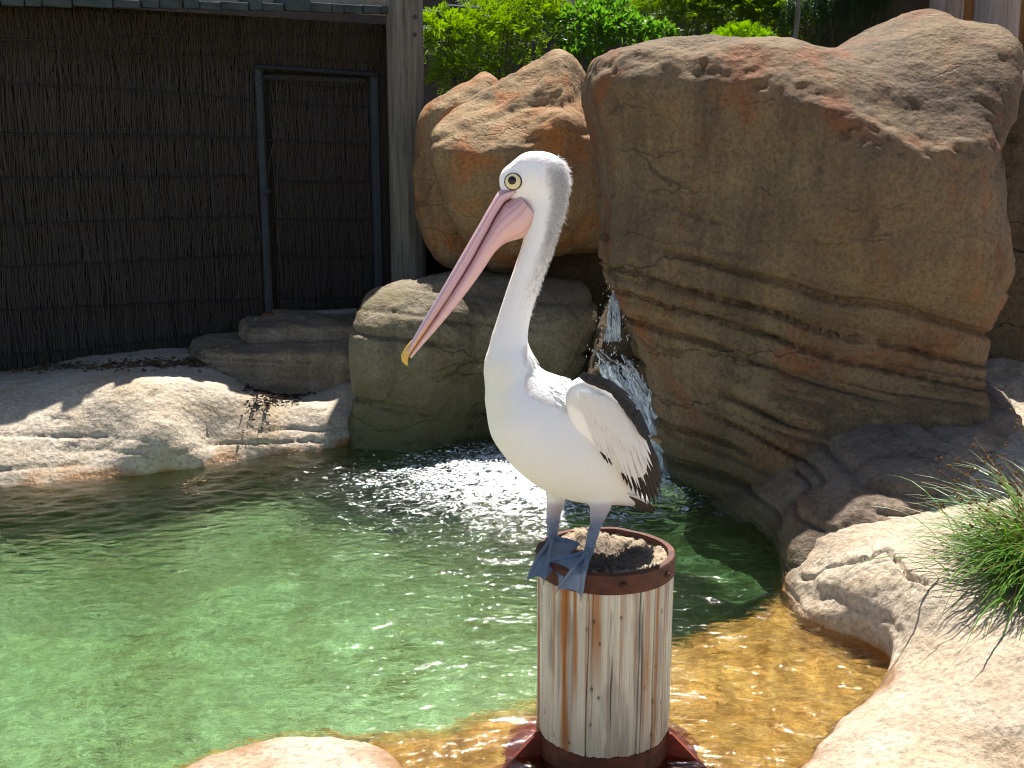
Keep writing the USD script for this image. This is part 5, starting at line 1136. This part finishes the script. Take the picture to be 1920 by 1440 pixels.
# wings: a shield of white coverts over long black flight feathers
WO, WD, WE = np.array([1080., 735.]), np.array([.60, .80]), np.array([.80, -.60])
def wing_pt(px_, py_, lift=0.0, side=1):
    rel = np.array([px_, py_]) - WO; t_, w_ = rel @ WD, rel @ WE
    D = 104 * math.sqrt(max(0.02, 1 - ((w_ - 5) / 96) ** 2)) * (1 - .40 * max(0, t_ / 240) ** 1.6) + 6
    q = P(px_, py_, YB); q = q + (q - np.array([0, 0, CAM_H])) / YB * 0
    y = -(D * U1 + lift)
    return P(px_, py_, YB + y) if side == 1 else (lambda a: np.array([a[0], YB - y, a[2]]))(P(px_, py_, YB + y))
def wing_shell(side):
    rs, sg = 14, 48; V, F_ = [], []
    ct, cw, at, aw = (96, 8, 112, 50) if side == 1 else (110, -20, 70, 20)
    outer = []
    for i in range(rs + 1):
        rho = i / rs
        for j in range(sg):
            g = j * 2 * np.pi / sg; tt, ww = ct + at * rho * math.cos(g), cw + aw * rho * math.sin(g) * (1 - .25 * math.cos(g))
            q = WO + WD * tt + WE * ww; V.append(wing_pt(q[0], q[1], .004 - .02 * rho ** 4, side))
    for i in range(rs):
        for j in range(sg): a, b = i * sg + j, i * sg + (j + 1) % sg; F_ += [[a, a + sg, b + sg], [a, b + sg, b]]
    k = len(V); rim = V[rs * sg:]
    V += [p + np.array([0, .03 * side, 0]) for p in rim]
    for j in range(sg): a, b = rs * sg + j, rs * sg + (j + 1) % sg; F_ += [[a, k + j, k + (j + 1) % sg], [a, k + (j + 1) % sg, b]]
    F_ = np.array(F_); return np.array(V), (F_ if side == -1 else F_[:, ::-1])
def feather(root, tip, w, lift, side=1, n=12, bow=0.0, curl=.0, shape=.55):
    """a vane with a ridge along its shaft, rounded root, pointed tip; root, tip in bird pixels"""
    root, tip = np.array(root, float), np.array(tip, float); d_ = tip - root; ln = np.linalg.norm(d_); pr = np.array([-d_[1], d_[0]]) / ln
    V = []
    for i in range(n + 1):
        u = i / n; c = root + d_ * u + pr * bow * ln * math.sin(u * math.pi)
        ww = w * (min(1, .35 + 2.2 * u)) * (1 - max(0, (u - shape) / (1 - shape)) ** 1.8) + .15
        for sgn, up in ((-1, -.0012), (-.5, .0002), (0, .0010), (.5, .0002), (1, -.0012)):
            q = c + pr * sgn * ww; V.append(wing_pt(q[0], q[1], lift + up - curl * u * u, side))
    V = np.array(V); F_ = []
    for i in range(n):
        for j in range(4): a = i * 5 + j; F_ += [[a, a + 1, a + 6], [a, a + 6, a + 5]]
    V2 = V + np.array([0, .0012 * side, 0]); F_ = np.array(F_)
    if side == 1: F_ = F_[:, ::-1]
    return np.vstack([V, V2]), np.vstack([F_, F_[:, ::-1] + len(V)])
M['white_vane'] = usdkit.material(stage, L('white_feather'), {'g': ('geometry', {}), 'mp': ('mapping', {'scale': (420, 420, 60)}), 'n': ('noise_texture', {'scale': 1.0, 'detail': 3.0}), 'b': ('bump', {'strength': .15, 'distance': .002}),
    'p': ('principled_bsdf', {'base_color': (.865, .885, .91), 'roughness': .75, 'specular_ior_level': .2}), 't': ('translucent_bsdf', {'color': (.8, .79, .76)}), 'm': ('mix_closure', {'fac': .06})},
    [('g.position', 'mp.vector'), ('mp.vector', 'n.vector'), ('n.fac', 'b.height'), ('b.normal', 'p.normal'), ('p.BSDF', 'm.closure1'), ('t.BSDF', 'm.closure2')], surface='m.closure')
M['black_vane'] = island_mat('black_brown_feather', [(0, (.012, .008, .006)), (.7, (.035, .022, .016)), (1, (.075, .048, .034))], .5, .4)
rng = np.random.default_rng(71)
def build_wing(side):
    wing = obj('wing', wing_shell(side), M['white_vane'], pelican, smooth=True)
    LOC[str(wing.GetPath())] = LOC[str(pelican.GetPath())]
    B = []
    # dark shoulder feathers along the back edge
    for row, (off, lift) in enumerate([(0, .010), (9, .004), (17, -.003)] if side == 1 else []):
        for k in range(9):
            u = k / 8; r0 = np.array([np.interp(u, [0, .35, 1], [1084, 1128, 1188]), np.interp(u, [0, .35, 1], [706, 715, 775])]) + WE * (off * .55 + 2)
            d_ = np.array([np.interp(u, [0, 1], [.92, .42]), np.interp(u, [0, 1], [.32, .92])]); d_ /= np.linalg.norm(d_)
            B.append((r0, r0 + d_ * rng.uniform(50, 66), 5.0, lift + .0011 * k, .06))
    # primaries down to the tail
    for k, (tx, ty) in enumerate([(1241, 908), (1239, 925), (1234, 938), (1228, 946), (1220, 948), (1211, 944), (1202, 938), (1193, 930), (1184, 922), (1176, 912), (1170, 903)]):
        B.append(((1196 - k * 4.5, 800 - k * 1.0), (tx, ty), 8.0, -.010 - .0006 * k, -.03))
    for (tx, ty) in [(1128, 852), (1134, 864), (1140, 870), (1147, 873), (1154, 868), (1164, 868)]: B.append(((tx - 22, ty - 75), (tx, ty), 6, -.006, 0))
    sh = np.array([0, 0]) if side == 1 else np.array([6, 20])
    for (r0, tp_, w_, lf_, bw_) in B: obj('black_feather', feather(np.array(r0) + sh, np.array(tp_) + sh * [1, .3], w_ * rng.uniform(.9, 1.1), lf_, side, bow=bw_), M['black_vane'], wing, smooth=True)
    if side == -1: return
    T = [(1114, 822), (1121, 838), (1128, 848), (1134, 856), (1141, 865), (1148, 870), (1153, 852), (1160, 866), (1168, 884), (1174, 893), (1179, 903), (1185, 912), (1190, 922), (1195, 914), (1201, 918), (1206, 904), (1211, 908), (1216, 893), (1220, 886), (1224, 874), (1224, 852)]
    n_ = len(T)
    for k, tp_ in enumerate(T):
        r0 = (np.interp(k, [0, n_ - 1], [1090, 1196]), np.interp(k, [0, n_ * .5, n_ - 1], [752, 768, 792]))
        obj('white_feather', feather(r0, np.array(tp_) + rng.normal(0, 1.5, 2), 3.1 * rng.uniform(.8, 1.2), .0045 + .0005 * (k % 3), side, bow=.03), M['white_vane'], wing, smooth=True)
    for k in range(18):
        tp_ = np.array(T[min(k + 1, n_ - 1)]) * .5 + np.array([np.interp(k, [0, 17], [1096, 1200]), np.interp(k, [0, 17], [752, 800])]) * .5 + rng.normal(0, 3, 2)
        r0 = (np.interp(k, [0, 17], [1086, 1186]), np.interp(k, [0, 8, 17], [732, 742, 772]))
        obj('white_feather', feather(r0, tp_, 6.0, .0068 + .0005 * (k % 3), side, shape=.4), M['white_vane'], wing, smooth=True)
build_wing(1); build_wing(-1)
def tail(root, tip, w, dy, mat, name):
    m, f = feather(root, tip, w, 0, 1); m = m.copy(); n2 = len(m) // 2
    root3, tip3 = P(*root, YB + dy), P(*tip, YB + dy)
    for i in range(13):
        for j in range(5):
            u = i / 12; ww = w * U1 * (min(1, .4 + 2 * u)) * (1 - max(0, (u - .7) / .3) ** 2.2) + .0005; q = root3 + (tip3 - root3) * u
            m[i * 5 + j] = q + np.array([0, (j - 2) / 2 * ww, .001 * (2 - abs(j - 2))]) + np.array([.35, 0, .9]) * (j - 2) / 2 * ww * -.8
            m[n2 + i * 5 + j] = m[i * 5 + j] - [0, 0, .0012]
    obj(name, (m, f), mat, pelican, smooth=True)
for k, dy in enumerate(np.linspace(-.05, .05, 7)):
    tail((1165, 925), (1216 + 7 * math.sin(k * 2.1), 945 + 4 * math.cos(k * 1.7)), 13, dy, M['white_vane'], 'tail_feather')
for k, dy in enumerate(np.linspace(-.045, .045, 5)):
    tail((1170, 930), (1226 + 3 * math.sin(k), 958 + 3 * math.cos(k * 2)), 12, dy, M['black_vane'], 'tail_feather')

M['dry_leaf'] = simple('tan_dry_leaf', (.34, .20, .09), .8, .2, vary=(60, (.46, .30, .15)))
lp = P(1240, 832, 5.15); t = thing('dry_leaf', 'curled tan dead leaf caught on the wet rock behind the wing', 'leaf', lp)
u_, v_ = np.meshgrid(np.linspace(0, 1, 12), np.linspace(-1, 1, 7)); ww = .022 * np.sin(np.pi * np.clip(u_ * .97 + .02, 0, 1)) ** .8
obj('blade', grid_mesh(lp[0] - .06 + .12 * u_, lp[1] - .02 * (1 - v_ ** 2) + 0 * u_, lp[2] + .03 - .05 * u_ + v_ * ww + .012 * np.sin(u_ * 4)), M['dry_leaf'], t, smooth=True)
obj('stem', tube(np.array([lp + [-.09, 0, .04], lp + [-.06, -.01, .032]]), .0018, 5), M['dry_leaf'], t)
